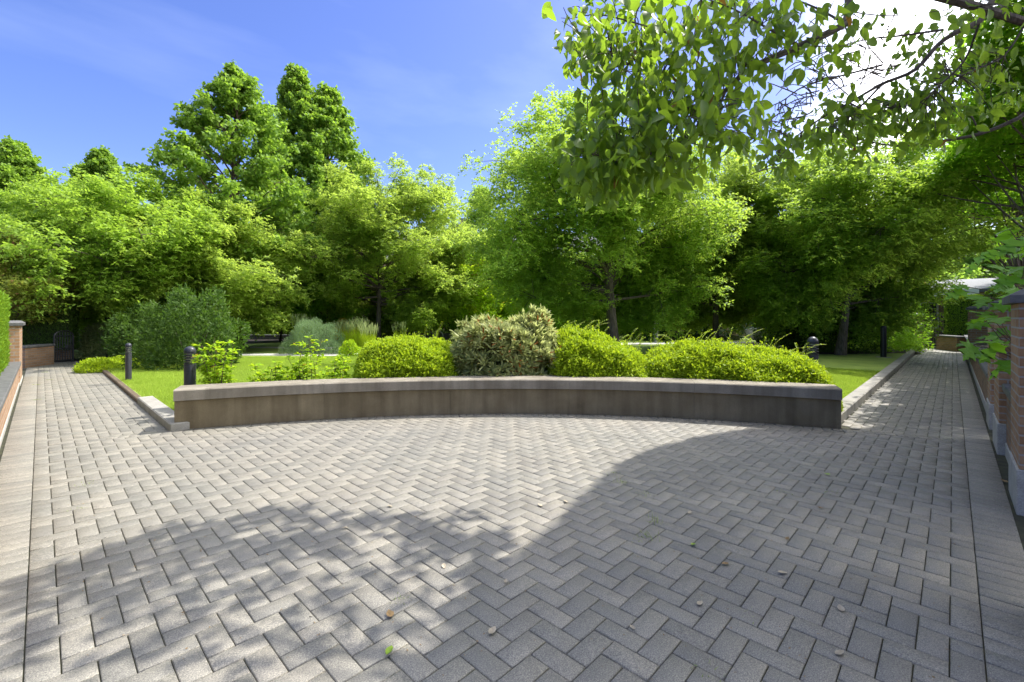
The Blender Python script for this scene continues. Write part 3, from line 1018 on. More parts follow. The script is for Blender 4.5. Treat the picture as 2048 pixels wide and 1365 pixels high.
    for i in range(9):
        a = am + (-.9 + .2 * rng.integers(0, 10)) * half / rc
        p = arcp(a, rc)
        tw.tube(curve_pts((p[0] - cen[0], p[1] - cen[1], -.05), (p[0] - cen[0] + rng.normal(0, .1), p[1] - cen[1] + rng.normal(0, .1), .35), 3, 0, rng), [.012, .01, .008, .005], 5)
    tw.build('twigs', BARK, e)
    return e
arc_hedge('clipped_hedge', 705, 918, lambda t: .80 + .10 * math.sin(math.pi * min(t * 1.1, 1)), 'low rounded golden-green hedge left of the long-leaved bush', LM['hedge'], 31, n=52000, shoots=9)
arc_hedge('clipped_hedge', 1098, 1312, lambda t: float(np.interp(t, [0, .2, .45, .75, 1], [.98, 1.05, 1.00, .80, .60])), 'tall golden-green hedge mound right of the long-leaved bush, sloping down to the right', LM['hedge'], 32, n=64000, shoots=26, depth=1.5)
arc_hedge('clipped_hedge', 1275, 1686, lambda t: float(np.interp(t, [0, .12, .3, .5, .7, .88, 1], [.56, .74, .86, .83, .76, .70, .56])), 'longest low golden-green hedge mound at the right end of the seat wall', LM['hedge'], 33, n=110000, shoots=34, depth=1.5)

# long-leaved bush in the middle of the bed
def whorl_bush():
    rng = np.random.default_rng(41)
    d = 7.35
    c = P(1003, d, .05)
    e = empty('pieris_bush', c, 'long-leaved cream and olive bush with rusty tips in the middle of the bed', 'bush', rz=HEAD - math.pi / 2)
    LL = Leaves(); tw = MB()
    W = 1800
    u = rdir(W, rng); u[:, 2] = np.abs(u[:, 2]); u = norm(u)
    q = (np.abs(u) ** 3).sum(1) ** (-1 / 3)
    inn = np.where(rng.random(W) < .45, rng.uniform(.55, .95, W), rng.uniform(.92, 1.03, W))
    K = rdir(14, rng); K[:, 2] = np.abs(K[:, 2]); lm = .80 + .28 * ((u @ K.T).clip(0, 1) ** 14).max(1)
    pos = u * (q * inn * lm)[:, None]
    x = pos[:, 0]
    hgt = 1.16 + .30 * np.clip(x + .25, 0, 1)
    pos = pos * np.stack([np.full(W, .98), np.full(W, .58), hgt], 1)
    nrm_ = norm(u + np.array([0, 0, .35]))
    nl = 13
    for k in range(nl):
        th = k * 2.4 + rng.uniform(0, 6.28, W)
        t1 = norm(np.cross(nrm_, np.array([.3, .2, 1.0]))); t2 = np.cross(nrm_, t1)
        tilt = .35 + .9 * (k / nl)
        al = norm(nrm_ * (1.25 - tilt * .75)[..., None] if np.ndim(tilt) else nrm_ * (1.35 - tilt * .75) + (t1 * np.cos(th)[:, None] + t2 * np.sin(th)[:, None]) * tilt)
        LL.add(*leaves(pos, al, nrm_ + rng.normal(0, .1, (W, 3)), rng.uniform(.10, .17, W), .027, T_STRAP, rng))
    link('foliage', LL.mesh('foliage'), LM['rhodo'], e)
    for i in range(22):
        j = rng.integers(0, W)
        tw.tube(curve_pts((rng.normal(0, .3), rng.normal(0, .15), -.05), pos[j] * .93, 5, .03, rng), [.016, .013, .011, .009, .007, .004], 5)
    tw.build('stems', BARK2, e)
whorl_bush()

# leafy lime saplings behind the left half of the seat wall
def sapling(px, d, h, w, seed, label, nst=9):
    rng = np.random.default_rng(seed)
    c = P(px, d, .05)
    e = empty('lime_shrub', c, label, 'shrub', 'lime-leaved shrubs behind the left of the seat wall', rz=HEAD - math.pi / 2)
    tw = MB(); LL = Leaves()
    for i in range(nst):
        hh = h * rng.uniform(.55, 1.0); x = rng.uniform(-w, w)
        if i == 0: hh = h
        b = np.array([x * .25, rng.normal(0, .05), -.05]); t = np.array([x, rng.normal(0, .12), hh])
        pts = curve_pts(b, t, 8, .04, rng, .05)
        tw.tube(pts, [.007 - .0006 * k for k in range(9)], 5)
        for k in range(1, 9):
            for rep in range(2):
                q = pts[k] + (pts[k - 1] - pts[k]) * rng.random()
                a = rng.uniform(0, 6.28); L = rng.uniform(.10, .22) * (1.15 - .7 * k / 9)
                q2 = q + np.array([math.cos(a) * L, math.sin(a) * L, rng.uniform(.0, .35) * L])
                tw.tube([q, q2], [.003, .0015], 4)
                m = 9
                f = rng.uniform(.2, 1.05, m)
                pp = q + (q2 - q) * f[:, None]
                al = norm((q2 - q)[None] / L * .6 + rng.normal(0, .6, (m, 3)) * np.array([1, 1, .35]))
                LL.add(*leaves(pp, al, np.array([0, 0, 1.]) + rng.normal(0, .3, (m, 3)), rng.uniform(.045, .08, m), .04, T_FOLD, rng))
    tw.build('stems', BARK2, e)
    link('foliage', LL.mesh('foliage'), LM['sapling'], e)
for (px, d, h, w, sd_, lb) in (
    (432, 6.35, 1.02, .30, 51, 'lime shrub beside the louvred bollard at the left end of the seat wall'),
    (545, 6.5, .66, .26, 52, 'lime shrub second from the left behind the seat wall, with an airy top'),
    (612, 6.7, 1.02, .26, 53, 'tall spindly lime shrub with one long leader before the blue-green bush'),
    (672, 6.7, .74, .26, 54, 'lime shrub growing against the left golden hedge'),
    (578, 6.9, .55, .24, 55, 'short lime shrub filling the gap before the cross path')):
    sapling(px, d, h, w, sd_, lb, 11 if px == 432 else 8)

# ---------------------------------------------------------------- shrubs further out
DG = 'dark shrubs left of the tall trunk'
make_shrub('rhododendron', g(395, 738), 1.25, .9, 1.75, 9000, LM['dark'], (.10, .038), 'big dark rounded evergreen shrub between the bollards', seed=61, group=DG, lump=.42, power=2.6, tmpl=T_STRAP)
make_shrub('rhododendron', g(300, 728), .95, .8, 1.45, 7000, LM['dark'], (.10, .036), 'dark evergreen shrub behind the slim bollard', seed=62, group=DG, lump=.42, power=2.6, tmpl=T_STRAP)
make_shrub('pieris', g(228, 716), 1.0, .8, 1.15, 5200, LM['pieris'], (.10, .026), 'olive and tan shrub behind the bright ground plants', seed=63, tmpl=T_STRAP)
make_shrub('rhododendron', P(330, 17.5, .05), 2.4, 1.1, 1.75, 9000, LM['maple'], (.10, .05), 'brighter green broad shrub behind the dark evergreen shrubs', seed=64)
make_shrub('rhododendron', P(190, 19.5, .05), 2.0, 1.0, 1.35, 6000, LM['dark'], (.10, .05), 'dark shrub beyond the left gate', seed=65)
make_shrub('low_shrub', g(457, 712), .42, .4, .55, 2600, LM['dark'], (.07, .03), 'small dark shrub at the foot of the tall trunk', seed=66)
for (px, py, r, sd_, lb) in ((195, 744, .42, 71, 'bright green clump at the corner of the left lawn'), (232, 738, .5, 72, 'bright green clump under the olive shrub')):
    make_shrub('ground_plant', g(px, py), r, r * .8, .30, 2600, LM['hedge'], (.06, .03), lb, 'plant', seed=sd_, stems=3)
make_shrub('willow_shrub', g(628, 711), .98, .8, 1.12, 17000, LM['willow'], (.075, .012), 'feathery blue-green bush beside the cross path', seed=67, alup=1.2, stems=10, lump=.3)
make_shrub('flowering_shrub', P(690, 21, .05), .75, .5, 1.15, 3500, LM['flower'], (.07, .03), 'orange-yellow shrub behind the blue-green bush', seed=68)
make_shrub('low_shrub', P(702, 15.5, .05), .35, .3, .5, 1800, LM['sapling'], (.06, .03), 'small lime shrub beside the plumed grasses', seed=69)

def tallgrass(px, d, h, w, seed, label, n=900):
    rng = np.random.default_rng(seed)
    e = empty('plume_grass', P(px, d, .05), label, 'ornamental grass', 'plumed ornamental grasses')
    a = rng.uniform(0, 6.28, n); r = rng.uniform(0, .16, n)
    pos = np.stack([np.cos(a) * r, np.sin(a) * r, np.zeros(n)], 1)
    al = np.stack([np.cos(a) * rng.uniform(.02, w, n), np.sin(a) * rng.uniform(.02, w, n), np.ones(n)], 1)
    LL = Leaves(); LL.add(*leaves(pos, al, rdir(n, rng), rng.uniform(.5, 1, n) * h * .8, .012, T_BLADE, rng))
    link('blades', LL.mesh('blades'), LM['hedge'], e)
    m = n // 8
    tip = pos[:m] + norm(al[:m]) * (rng.uniform(.75, 1.0, m) * h)[:, None]
    LL = Leaves(); LL.add(*leaves(pos[:m], norm(al[:m]), rdir(m, rng), h * .95, .006, T_BLADE, rng))
    LL2 = Leaves()
    LL2.add(*leaves(tip - norm(al[:m]) * .22, al[:m], rdir(m, rng), .26, .022, T_STRAP, rng))
    link('plumes', LL2.mesh('plumes'), LM['tallgrass'], e)
tallgrass(716, 17, 1.35, .28, 75, 'plumed grass clump right of the blue-green bush')
tallgrass(738, 16.4, 1.15, .30, 76, 'plumed grass clump nearest the tree trunk in the middle')
tallgrass(800, 19.5, 1.2, .35, 77, 'small plumed grass clump before the bicycle hoops', 500)
tallgrass(690, 18.0, 1.25, .28, 78, 'plumed grass clump half behind the blue-green bush')
tallgrass(600, 18.0, 1.5, .22, 79, 'tall plumed grass rising behind the blue-green bush')

DR = 'dark shrubs below the right trees'
for i, (px, py, rx, h, mt, lb) in enumerate((
    (1600, 703, 1.1, 1.9, 'dark', 'dark shrub behind the right louvred bollard'),
    (1672, 706, 1.4, 2.0, 'dark', 'large dark shrub under the right tree trunk'),
    (1745, 704, 1.4, 2.2, 'maple', 'green shrub behind the black bollard'),
    (1783, 698, 1.15, 2.6, 'maple', 'bright sunlit shrub beside the right gate'),
    (1560, 688, 1.1, 1.6, 'dark', 'dark shrub right of the pale boulder'))):
    make_shrub('broadleaf_shrub', g(px, py), rx, 1.1, h, 8500, LM[mt], (.10, .055), lb, seed=81 + i, group=DR, lump=.35)
make_shrub('broadleaf_shrub', g(1812, 700), .45, .4, .62, 2200, LM['maple'], (.07, .04), 'small low shrub in the bark bed beside the right path', seed=88)
for i, (px, d, h, w) in enumerate(((870, 27, 2.4, 2.6), (960, 31, 1.9, 2.6), (1060, 33, 2.0, 2.8), (560, 36, 2.3, 3.2), (470, 33, 2.0, 3.0), (1150, 30, 2.3, 3.0), (650, 38, 2.2, 3.0))):
    make_shrub('evergreen_shrub', P(px, d, .05), w, 1.1, h, 7000, LM['dark'], (.13, .06),
               ['arching dark shrub behind the bicycle hoops', 'dark shrub behind the left end of the long-leaved bush', 'dark shrub below the brick porch', 'far dark shrub above the grey retaining wall',
                'far dark shrub left of the tall trunk', 'dark shrub left of the thick middle trunk', 'far dark shrub behind the orange-yellow shrub'][i], seed=91 + i, group='far dark shrubs')

# conifers
def conifer(px, d, h, r, seed, label):
    make_tree('conifer', P(px, d, 0), h, .15, [(0, 1), (.3, .85), (.7, .45), (1, .05)], r, LM['conifer'], BARK, label, seed=seed, nl=46, sub=5, pad=(.38, .15), npad=16, spray=7,
              leaf=(.11, .045), trunk_r=.14, droop=.5, rise=-.1, group='dark conifers under the right trees')
conifer(1345, 26.5, 5.6, 2.0, 101, 'dark drooping conifer right behind the slim light column')
conifer(1425, 27.5, 6.0, 2.2, 102, 'dark conifer in the middle of the right background')
conifer(1500, 32.5, 5.6, 2.2, 103, 'dark conifer above the low wall and boulder')
conifer(1275, 28.5, 5.0, 1.9, 104, 'dark conifer just right of the thick middle trunk')

# ---------------------------------------------------------------- trees
LO = 'feathery locust trees'
make_tree('locust_tree', P(250, 16.4, 0), 6.1, 1.9, UMB, 4.0, LM['locust_y'], BARK, 'wide flat-topped golden-green locust tree behind the left shrubs', group=LO, seed=201, nl=50, sub=9, npad=26, spray=6, leaf=(0.119, 0.063), vase=.42, low=1.25, trunk_r=.13, pad=(.38, .13), droop=.15)
make_tree('locust_tree', P(95, 22, 0), 7.6, 1.8, UMB, 3.6, LM['locust_y'], BARK, 'golden-green locust tree at the far left edge behind the gate', group=LO, seed=202, nl=39, sub=9, npad=26, spray=6, leaf=(0.138, 0.070), vase=.42, low=1.25, trunk_r=.14, pad=(.38, .13))
make_tree('locust_tree', P(410, 17.2, 0), 5.7, 1.8, UMB, 2.6, LM['locust'], BARK, 'smaller locust tree in front of the tall left sweetgum', group=LO, seed=203, nl=29, sub=9, npad=26, spray=6, leaf=(0.112, 0.060), vase=.42, low=1.25, trunk_r=.11, pad=(.38, .13))
make_tree('locust_tree', P(755, 22.5, 0), 8.8, 2.0, VASE, 4.5, LM['locust'], BARK, 'broad locust tree with a dark straight trunk left of centre', group=LO, seed=204, nl=57, sub=9, npad=26, spray=6, leaf=(0.125, 0.063), vase=.42, low=1.4, trunk_r=.15, pad=(.38, .13), off=(.6, -.5))
make_tree('locust_tree', P(1232, 14.0, 0), 7.7, 2.1, VASE, 3.6, LM['locust_g'], BARK, 'locust tree with the thick forked trunk behind the golden hedge', group=LO, seed=205, nl=52, sub=9, npad=26, spray=6, leaf=(0.100, 0.052), vase=.42, low=1.75, trunk_r=.19, pad=(.38, .13), off=(-.7, .5))
make_tree('locust_tree', P(1430, 18.5, 0), 7.9, 2.1, VASE, 3.7, LM['locust'], BARK, 'locust tree filling the gap above the conifers', group=LO, seed=206, nl=48, sub=9, npad=26, spray=6, leaf=(0.112, 0.060), vase=.42, low=1.6, trunk_r=.15, pad=(.38, .13))
make_tree('locust_tree', P(1680, 16.0, 0), 8.0, 1.8, VASE, 3.2, LM['locust_g'], BARK, 'spreading locust tree with dark forking limbs on the right', group=LO, seed=207, nl=57, sub=9, npad=26, spray=6, leaf=(0.106, 0.056), vase=.42, low=1.6, trunk_r=.16, pad=(.38, .13))
make_tree('sweetgum_tree', P(478, 19.4, 0), 11.9, 1.5, GUM, 3.0, LM['gum'], BARK2, 'tall conical sweetgum with a straight brown trunk left of centre', rv=(.82, 1.06), seed=211, nl=120, sub=6, npad=5, spray=7, flat=1.2, leaf=(.15, .13), tmpl=T_RHOMB, trunk_r=.19, pad=(.24, .20), style='blob', rise=.5, droop=.4, group='sweetgum trees')
make_tree('sweetgum_tree', P(655, 27, 0), 15.0, 2.0, GUM, 2.9, LM['gum'], BARK2, 'taller sweetgum behind, highest crown in the middle left', rv=(.82, 1.06), seed=212, nl=120, sub=6, npad=5, spray=7, flat=1.2, leaf=(.19, .16), trunk_r=.2, pad=(.24, .20), style='blob', rise=.5, droop=.4, group='sweetgum trees')
make_tree('sweetgum_tree', P(594, 26, 0), 15.6, 2.0, GUM, 2.1, LM['gum'], BARK2, 'narrow sweetgum spire between the two tallest crowns', rv=(.82, 1.06), seed=213, nl=120, sub=6, npad=5, spray=7, flat=1.2, leaf=(.19, .16), trunk_r=.18, pad=(.24, .20), style='blob', rise=.5, droop=.4, group='sweetgum trees')
sg = make_tree('sweetgum_tree', P(28, 30, 0), 13.0, 2.0, GUM, 2.9, LM['gum'], BARK2, 'sweetgum top rising at the far left edge', rv=(.82, 1.06), seed=214, nl=120, sub=6, npad=5, spray=7, flat=1.2, leaf=(.19, .16), trunk_r=.2, pad=(.24, .20), style='blob', rise=.5, group='sweetgum trees')
s2 = copy_tree(sg); s2.location = P(205, 31, 0); s2.rotation_euler = (0, 0, 2.1); s2['label'] = 'sweetgum top showing above the golden locust on the left'; s2.scale = (.95, .95, .98)
make_tree('young_maple', P(988, 23, 0), 5.6, .8, OVAL, 1.5, LM['sapling'], BARK, 'young yellow-green maple in the middle background', seed=221, nl=30, sub=5, npad=10, spray=8, leaf=(.13, .10), trunk_r=.07, pad=(.34, .26), style='blob')
make_tree('maple_tree', P(655, 22.5, 0), 4.6, 1.0, OVAL, 2.0, LM['maple'], BARK, 'low leafy maple between the tall trunk and the railing', seed=222, nl=30, sub=5, npad=11, spray=8, leaf=(.13, .11), trunk_r=.08, pad=(.36, .28), style='blob')
make_tree('maple_tree', P(900, 26, 0), 5.0, .8, OVAL, 2.4, LM['maple'], BARK, 'low leafy maple above the bicycle hoops', seed=223, nl=34, sub=5, npad=11, spray=8, leaf=(.14, .11), trunk_r=.08, pad=(.42, .3), style='blob')
make_tree('pine_tree', P(965, 29, 0), 9.6, 1.2, CONE, 2.0, LM['bgtree'], BARK, 'pointed evergreen rising before the gabled house', seed=224, nl=44, sub=5, npad=10, spray=8, leaf=(.14, .06), trunk_r=.12, pad=(.36, .3), style='blob', droop=-.3)
make_tree('small_dogwood', P(18, 13.6, 0), 3.75, 1.55, OVAL, 1.7, LM['smalltree'], BARK, 'small yellowing dogwood over the brick pillar at the far left', seed=225, nl=30, sub=6, npad=10, spray=7, leaf=(.10, .07), trunk_r=.06, pad=(.30, .15), style='blob', flat=.5)
US = 'understorey trees in the middle distance'
under = [(1085, 25, 4.6, 2.0, 'maple', 'leafy understorey tree behind the right half of the long-leaved bush'), (1180, 27, 4.4, 1.9, 'sapling', 'bright understorey tree just left of the thick middle trunk'),
         (1590, 24, 4.6, 2.1, 'maple', 'leafy understorey tree between the boulder and the forked right tree'), (1760, 25, 4.8, 2.0, 'sapling', 'bright yellow-green understorey tree right of the forked right tree'),
         (330, 26, 4.6, 2.3, 'maple', 'leafy understorey tree behind the flat-topped locust'), (560, 27, 4.6, 2.2, 'maple', 'leafy understorey tree right of the tall brown trunk'),
         (160, 26, 4.8, 2.3, 'maple', 'leafy understorey tree beyond the left gate'), (810, 28, 4.8, 2.2, 'sapling', 'bright understorey tree right of the metal railing')]
for i, (px, d, h, r, m_, lb) in enumerate(under):
    make_tree('understorey_tree', P(px, d, 0), h, .6, OVAL, r, LM[m_], BARK, lb, group=US, seed=261 + i, nl=34, sub=6, npad=7, spray=7, leaf=(.14, .10), trunk_r=.07, pad=(.34, .24), style='blob', flat=1.0)
# trees along the right wall, shading the right path
RW = 'trees behind the right wall'
make_tree('shade_tree', (32.0, -5.5, 0), 9.2, 3.0, VASE, 3.4, LM['maple'], BARK, 'sunlit tree hanging over the house at the end of the right path', group=RW, seed=233, nl=40, sub=6, npad=12, spray=8, leaf=(.15, .10), trunk_r=.15, pad=(.5, .3), style='blob')

# background row
protos = []
for i, (H, R, mt) in enumerate(((8.2, 3.6, 'bgtree'), (7.2, 3.4, 'bgtree'), (6.4, 3.3, 'maple'))):
    protos.append(make_tree('background_tree', P(300, 38, 0), H, .6, OVAL, R, LM[mt], BARK, 'x', seed=241 + i, nl=36, sub=6, npad=9, spray=7, leaf=(.24, .15), trunk_r=.14, pad=(.62, .42), style='blob', group='background trees beyond the lawns'))
spots = [(-10, 34, 0, 1.0, 'background tree at the far left edge'), (120, 36, 1, 1.0, 'background tree behind the left gate'), (230, 35, 2, 1.0, 'background tree behind the olive shrub'),
         (330, 37, 0, .95, 'background tree behind the flat-topped locust'), (430, 38, 1, 1.1, 'background tree left of the tall brown trunk'), (545, 40, 0, 1.0, 'background tree right of the tall brown trunk'),
         (640, 42, 2, 1.2, 'background tree behind the low maple'), (820, 44, 1, 1.0, 'background tree behind the arching shrub'), (1330, 36, 0, 1.0, 'background tree behind the conifers'),
         (1440, 38, 1, 1.1, 'background tree behind the low wall'), (1540, 36, 0, 1.1, 'background tree behind the right dark shrubs'), (1640, 35, 1, 1.15, 'background tree behind the forked right tree'),
         (1750, 36, 0, 1.1, 'background tree left of the right gate house'), (1180, 42, 2, 1.15, 'background tree behind the thick middle trunk'),
         (1935, 43, 0, 1.2, 'background tree above the house at the right path'), (2040, 40, 1, 1.3, 'background tree at the far right edge')]
used = set()
for i, (px, d, k, s, lb) in enumerate(spots):
    o = protos[k] if k not in used else copy_tree(protos[k])
    used.add(k)
    p = P(px, d, 0)
    o.location = p; o.rotation_euler = (0, 0, i * 1.7); o.scale = (s, s, s); o['label'] = lb

# ---------------------------------------------------------------- clipped hedges by the walls
hedge_box('clipped_thuja_hedge', (-.72, 8.3), .52, 10.0, 1.28, .47, LM['thuja'], 'bright sunlit clipped hedge above the left low wall', dens=2600, leaf=(.05, .02), seed=301)
hedge_box('clipped_thuja_hedge', (14.0, -1.25), 10.4, .7, 1.45, .50, LM['thuja'], 'long clipped hedge behind the right low wall', dens=2200, leaf=(.05, .02), seed=302)
hedge_box('clipped_thuja_hedge', (21.9, -1.15), 2.4, .7, 1.75, .45, LM['thuja'], 'clipped hedge beyond the slim far pillar', dens=1500, leaf=(.06, .022), seed=303)

# ---------------------------------------------------------------- ends of the two paths
def seg_frame(a, b):
    a, b = np.array(a[:2]), np.array(b[:2]); t = b - a
    return a, float(np.linalg.norm(t)), math.atan2(t[1], t[0])
def end_wall(a, b, z, label, mat=BRICKD, th=.3, cop=.06):
    o_, L, an = seg_frame(a, b)
    e = empty('low_brick_wall', (o_[0], o_[1], 0), label, 'wall', rz=an)
    MB().box(0, L, 0, th, -.02, z - cop).build('brickwork', mat, e)
    MB().box(-.02, L + .02, -.03, th + .03, z - cop + .001, z, .008).build('coping', GREYSTONE, e)
    return e
def gate(a, b, h, label, z0=.05, nb=7, arch=.13):
    o_, L, an = seg_frame(a, b)
    e = empty('metal_gate', (o_[0], o_[1], 0), label, 'gate', rz=an)
    fr = MB()
    r = .022
    fr.tube([(0, 0, z0), (0, 0, h - arch)], [r * 1.3] * 2, 8)
    fr.tube([(L, 0, z0), (L, 0, h - arch)], [r * 1.3] * 2, 8)
    ap = [(L / 2 - L / 2 * math.cos(math.pi * i / 12), 0, h - arch + arch * math.sin(math.pi * i / 12)) for i in range(13)]
    fr.tube(ap, [r * 1.1] * 13, 8)
    for zz in (z0 + .04, h * .45, h - arch - .02):
        fr.tube([(0, 0, zz), (L, 0, zz)], [r * .8] * 2, 6)
    fr.build('frame', BLACKMETAL, e, smooth=True)
    for i in range(1, nb + 1):
        x = L * i / (nb + 1)
        top = h - arch + arch * math.sin(math.acos(max(-1, min(1, 1 - 2 * x / L)))) - .01
        MB().tube([(x, 0, z0 + .04), (x, 0, top)], [.010] * 2, 6).build('bar', BLACKMETAL, e, smooth=True)
    mb = MB(); mb.box(L - .16, L - .04, -.03, .03, h * .47, h * .56, .004); mb.build('lock_box', BLACKMETAL, e)
    return e
# left end
LA, LB = g(50, 737), g(108, 729)
end_wall(LA, LB, .60, 'low brown brick wall in shade at the end of the left path')
gate(g(109, 728), g(146, 725), .96, 'arched black metal gate at the end of the left path', nb=6)
aa = P(72, 13.6)
hedge_box('clipped_thuja_hedge', (aa[0] + .15, aa[1] + .55), 1.5, .55, 1.35, .35, LM['dark'], 'dark clipped hedge above the wall beside the left gate', dens=1800, leaf=(.06, .025), seed=304, ang=rad(-20))
pp = P(118, 14.6)
pillar(pp[0] - .4, pp[0] + .35, pp[1] + .1, pp[1] + .6, 1.24, 'shaded brick pillar with flat cap behind the left gate', base=0)
end_wall(P(150, 26), P(330, 27), .62, 'far low wall with pale coping across the left lawn', BRICKFAR)
# right end
RA, RB_ = g(1890, 699), g(1933, 704)
end_wall(RB_, RA, .62, 'low brown wall between the right gate and the hedge', th=-.3 if False else .3)
gate(g(1889, 695.5), g(1850, 694), 1.46, 'arched black metal gate at the end of the right path', nb=7, arch=.22)
q = g(1843, 695)
pillar(q[0] - .05, q[0] + .35, q[1] - .1, q[1] + .45, 1.58, 'brick gate pier beside the bright right shrub', base=0)
q = P(1909, 20.6)
hedge_box('clipped_thuja_hedge', (q[0] + .2, q[1] - .30), .7, 1.2, 1.88, .45, LM['thuja'], 'tall dark clipped hedge above the wall right of the gate', dens=1800, leaf=(.06, .022), seed=305, ang=0)
q = P(1868, 24.5)
end_wall(P(1845, 23.6), P(1890, 23.0), 1.66, 'higher brick wall with stone coping behind the right gate')

# ---------------------------------------------------------------- houses
def house(base, an, W, D, hw, hr, label, porch=(), win=(), wallm=BRICKFAR, chim=None, gables=()):
    e = empty('brick_house', base, label, 'house', rz=an)
    MB().box(0, W, 0, D, -.02, hw).build('wall', wallm, e)
    mb = MB(); o = .6
    mb.add([(-o, -o, hw), (W + o, -o, hw), (W + o, D + o, hw), (-o, D + o, hw), (W * .12, D / 2, hw + hr), (W * .88, D / 2, hw + hr)],
           [(0, 1, 5, 4), (1, 2, 5), (2, 3, 4, 5), (3, 0, 4), (3, 2, 1, 0)])
    rf = mb.build('roof', ROOF, e)
    MB().box(-o - .02, W + o + .02, -o - .14, -o - .01, hw - .16, hw - .01).build('gutter', GREENRAIL, rf)
    if chim:
        x, y, z = chim
        c = MB().box(x - .45, x + .45, y - .3, y + .3, hw + .5, z).build('chimney', BRICKFAR, rf)
        MB().box(x - .52, x + .52, y - .37, y + .37, z + .001, z + .14).build('chimney_cap', GREYSTONE, c)
    for (x, w, z0, hg) in gables:
        mb = MB(); y0 = -.35
        mb.add([(x - w, y0, z0), (x + w, y0, z0), (x, y0, z0 + hg), (x - w, D / 2, z0), (x + w, D / 2, z0), (x, D / 2, z0 + hg)],
               [(0, 1, 2), (1, 4, 5, 2), (0, 2, 5, 3), (3, 5, 4)])
        mb.build('gable', ROOF, e)
    for (x, w, z0, z1) in win:
        f = MB().box(x - .07, x + w + .07, -.05, -.004, z0 - .07, z1 + .07).build('window', WHITE, e)
        m2 = MB(); hw_ = (w - .05) / 2
        m2.box(x, x + hw_, -.062, -.052, z0, z1); m2.box(x + w - hw_, x + w, -.062, -.052, z0, z1)
        m2.build('pane', GLASS, f)
    for (x, w, z1) in porch:
        MB().box(x, x + w, -1.6, -1.6 + w, -.02, z1).build('porch_column', BRICKFAR, e)
    if porch:
        x0 = min(p[0] for p in porch) - .3; x1 = max(p[0] + p[1] for p in porch) + .3
        MB().box(x0, x1, -1.9, -.01, porch[0][2] + .001, porch[0][2] + .3).build('porch_roof', WHITE, e)
    return e
FA = HEAD - math.pi / 2
b0 = P(690, 38)
W1 = 24
house(b0, FA, W1, 8, 6.2, 3.0, 'brick townhouse row with grey gabled roof behind the middle trees',
      porch=((1.8, .5, 2.5), (5.2, .5, 2.5), (17.0, .6, 2.6), (20.5, .6, 2.6)), chim=(9.8, 2.5, 10.0), gables=((9.0, 1.6, 7.0, 2.3), (17.5, 2.2, 6.6, 2.4)),
      win=((2.8, 1.4, .9, 2.2), (7.4, 1.4, .9, 2.2), (11.5, 1.4, .9, 2.2), (14.2, 1.4, .9, 2.2), (18.6, 1.2, .6, 2.3), (2.8, 1.4, 3.8, 5.3), (7.4, 1.4, 3.8, 5.3), (14.2, 1.4, 3.8, 5.3), (18.6, 1.4, 3.8, 5.3)))
b1 = P(420, 46)
house(b1, FA, 12, 8, 5.2, 2.2, 'brick house far behind the tall brown trunk', win=((2, 1.6, .9, 2.3), (6, 1.6, .9, 2.3), (9, 1.2, .9, 2.3)))
b2 = np.array([31.5, 3.6, 0])
house(b2, rad(-90), 12, 8, 2.75, .75, 'single-storey brick house with pale roof at the end of the right path', porch=((.9, .55, 2.4), (3.6, .55, 2.4)), win=((1.8, 1.2, .9, 2.1), (6, 1.2, .9, 2.1)))
b3 = P(-120, 42)
house(b3, FA, 14, 8, 5.0, 2.2, 'brick house hidden behind the far left trees', win=((2, 1.6, .9, 2.3), (6, 1.6, .9, 2.3), (10, 1.2, .9, 2.3)))
b4 = P(1290, 44)
house(b4, FA, 22, 8, 5.6, 2.4, 'brick house hidden behind the conifers', win=((2, 1.6, .9, 2.3), (6, 1.6, .9, 2.3), (10, 1.2, .9, 2.3)))

# far retaining wall, railing, steps, hoops
a, b = g(300, 677, .05), g(712, 677, .05)
end_wall(a, b, .27, 'long low grey retaining wall across the far left lawn', GREYSTONE, .4)
def railing(a, b, h, z0, label):
    o_, L, an = seg_frame(a, b)
    e = empty('metal_railing', (o_[0], o_[1], z0), label, 'railing', rz=an)
    fr = MB()
    for zz in (.08, h - .18, h): fr.tube([(0, 0, zz), (L, 0, zz)], [.03] * 2, 6)
    for x in (0, L / 2, L): fr.tube([(x, 0, -.05), (x, 0, h + .05)], [.04] * 2, 6)
    fr.build('rail_frame', GREENRAIL, e, smooth=True)
    n = int(L / .14)
    for i in range(1, n):
        MB().tube([(L * i / n, 0, .08), (L * i / n, 0, h)], [.014] * 2, 5).build('baluster', GREENRAIL, e)
    return e
end_wall(P(712, 30.5), P(800, 30.5), .55, 'stone plinth under the green-grey railing', GREYSTONE, 1.4)
railing(P(717, 30.4), P(781, 30.4), 1.25, .02, 'green-grey metal railing left of centre beside the dark straight trunk')
def hoops():
    base = [(832, 22.8, 'leftmost steel bicycle hoop beyond the left golden hedge'), (858, 22.8, 'middle steel bicycle hoop beyond the left golden hedge'), (878, 22.8, 'steel bicycle hoop nearest the long-leaved bush')]
    for px, d, lb in base:
        e = empty('bicycle_hoop', P(px, d, .05), lb, 'bicycle rack', 'steel bicycle hoops', rz=FA)
        w, h = .40 / 2, .62
        pts = [(-w, 0, -.05), (-w, 0, h - w)] + [(-w * math.cos(math.pi * i / 10), 0, h - w + w * math.sin(math.pi * i / 10)) for i in range(1, 10)] + [(w, 0, h - w), (w, 0, -.05)]
        MB().tube(pts, [.022] * len(pts), 8).build('hoop', STEEL, e, smooth=True)
        for sx in (-w, w): MB().lathe([(.06, -.01), (.06, .012), (.03, .02)], 12, (sx, 0, 0)).build('foot_plate', STEEL, e)
hoops()
end_wall(P(765, 25.2), P(900, 25.2), .50, 'low dark planter wall behind the bicycle hoops', GREYSTONE, .4)
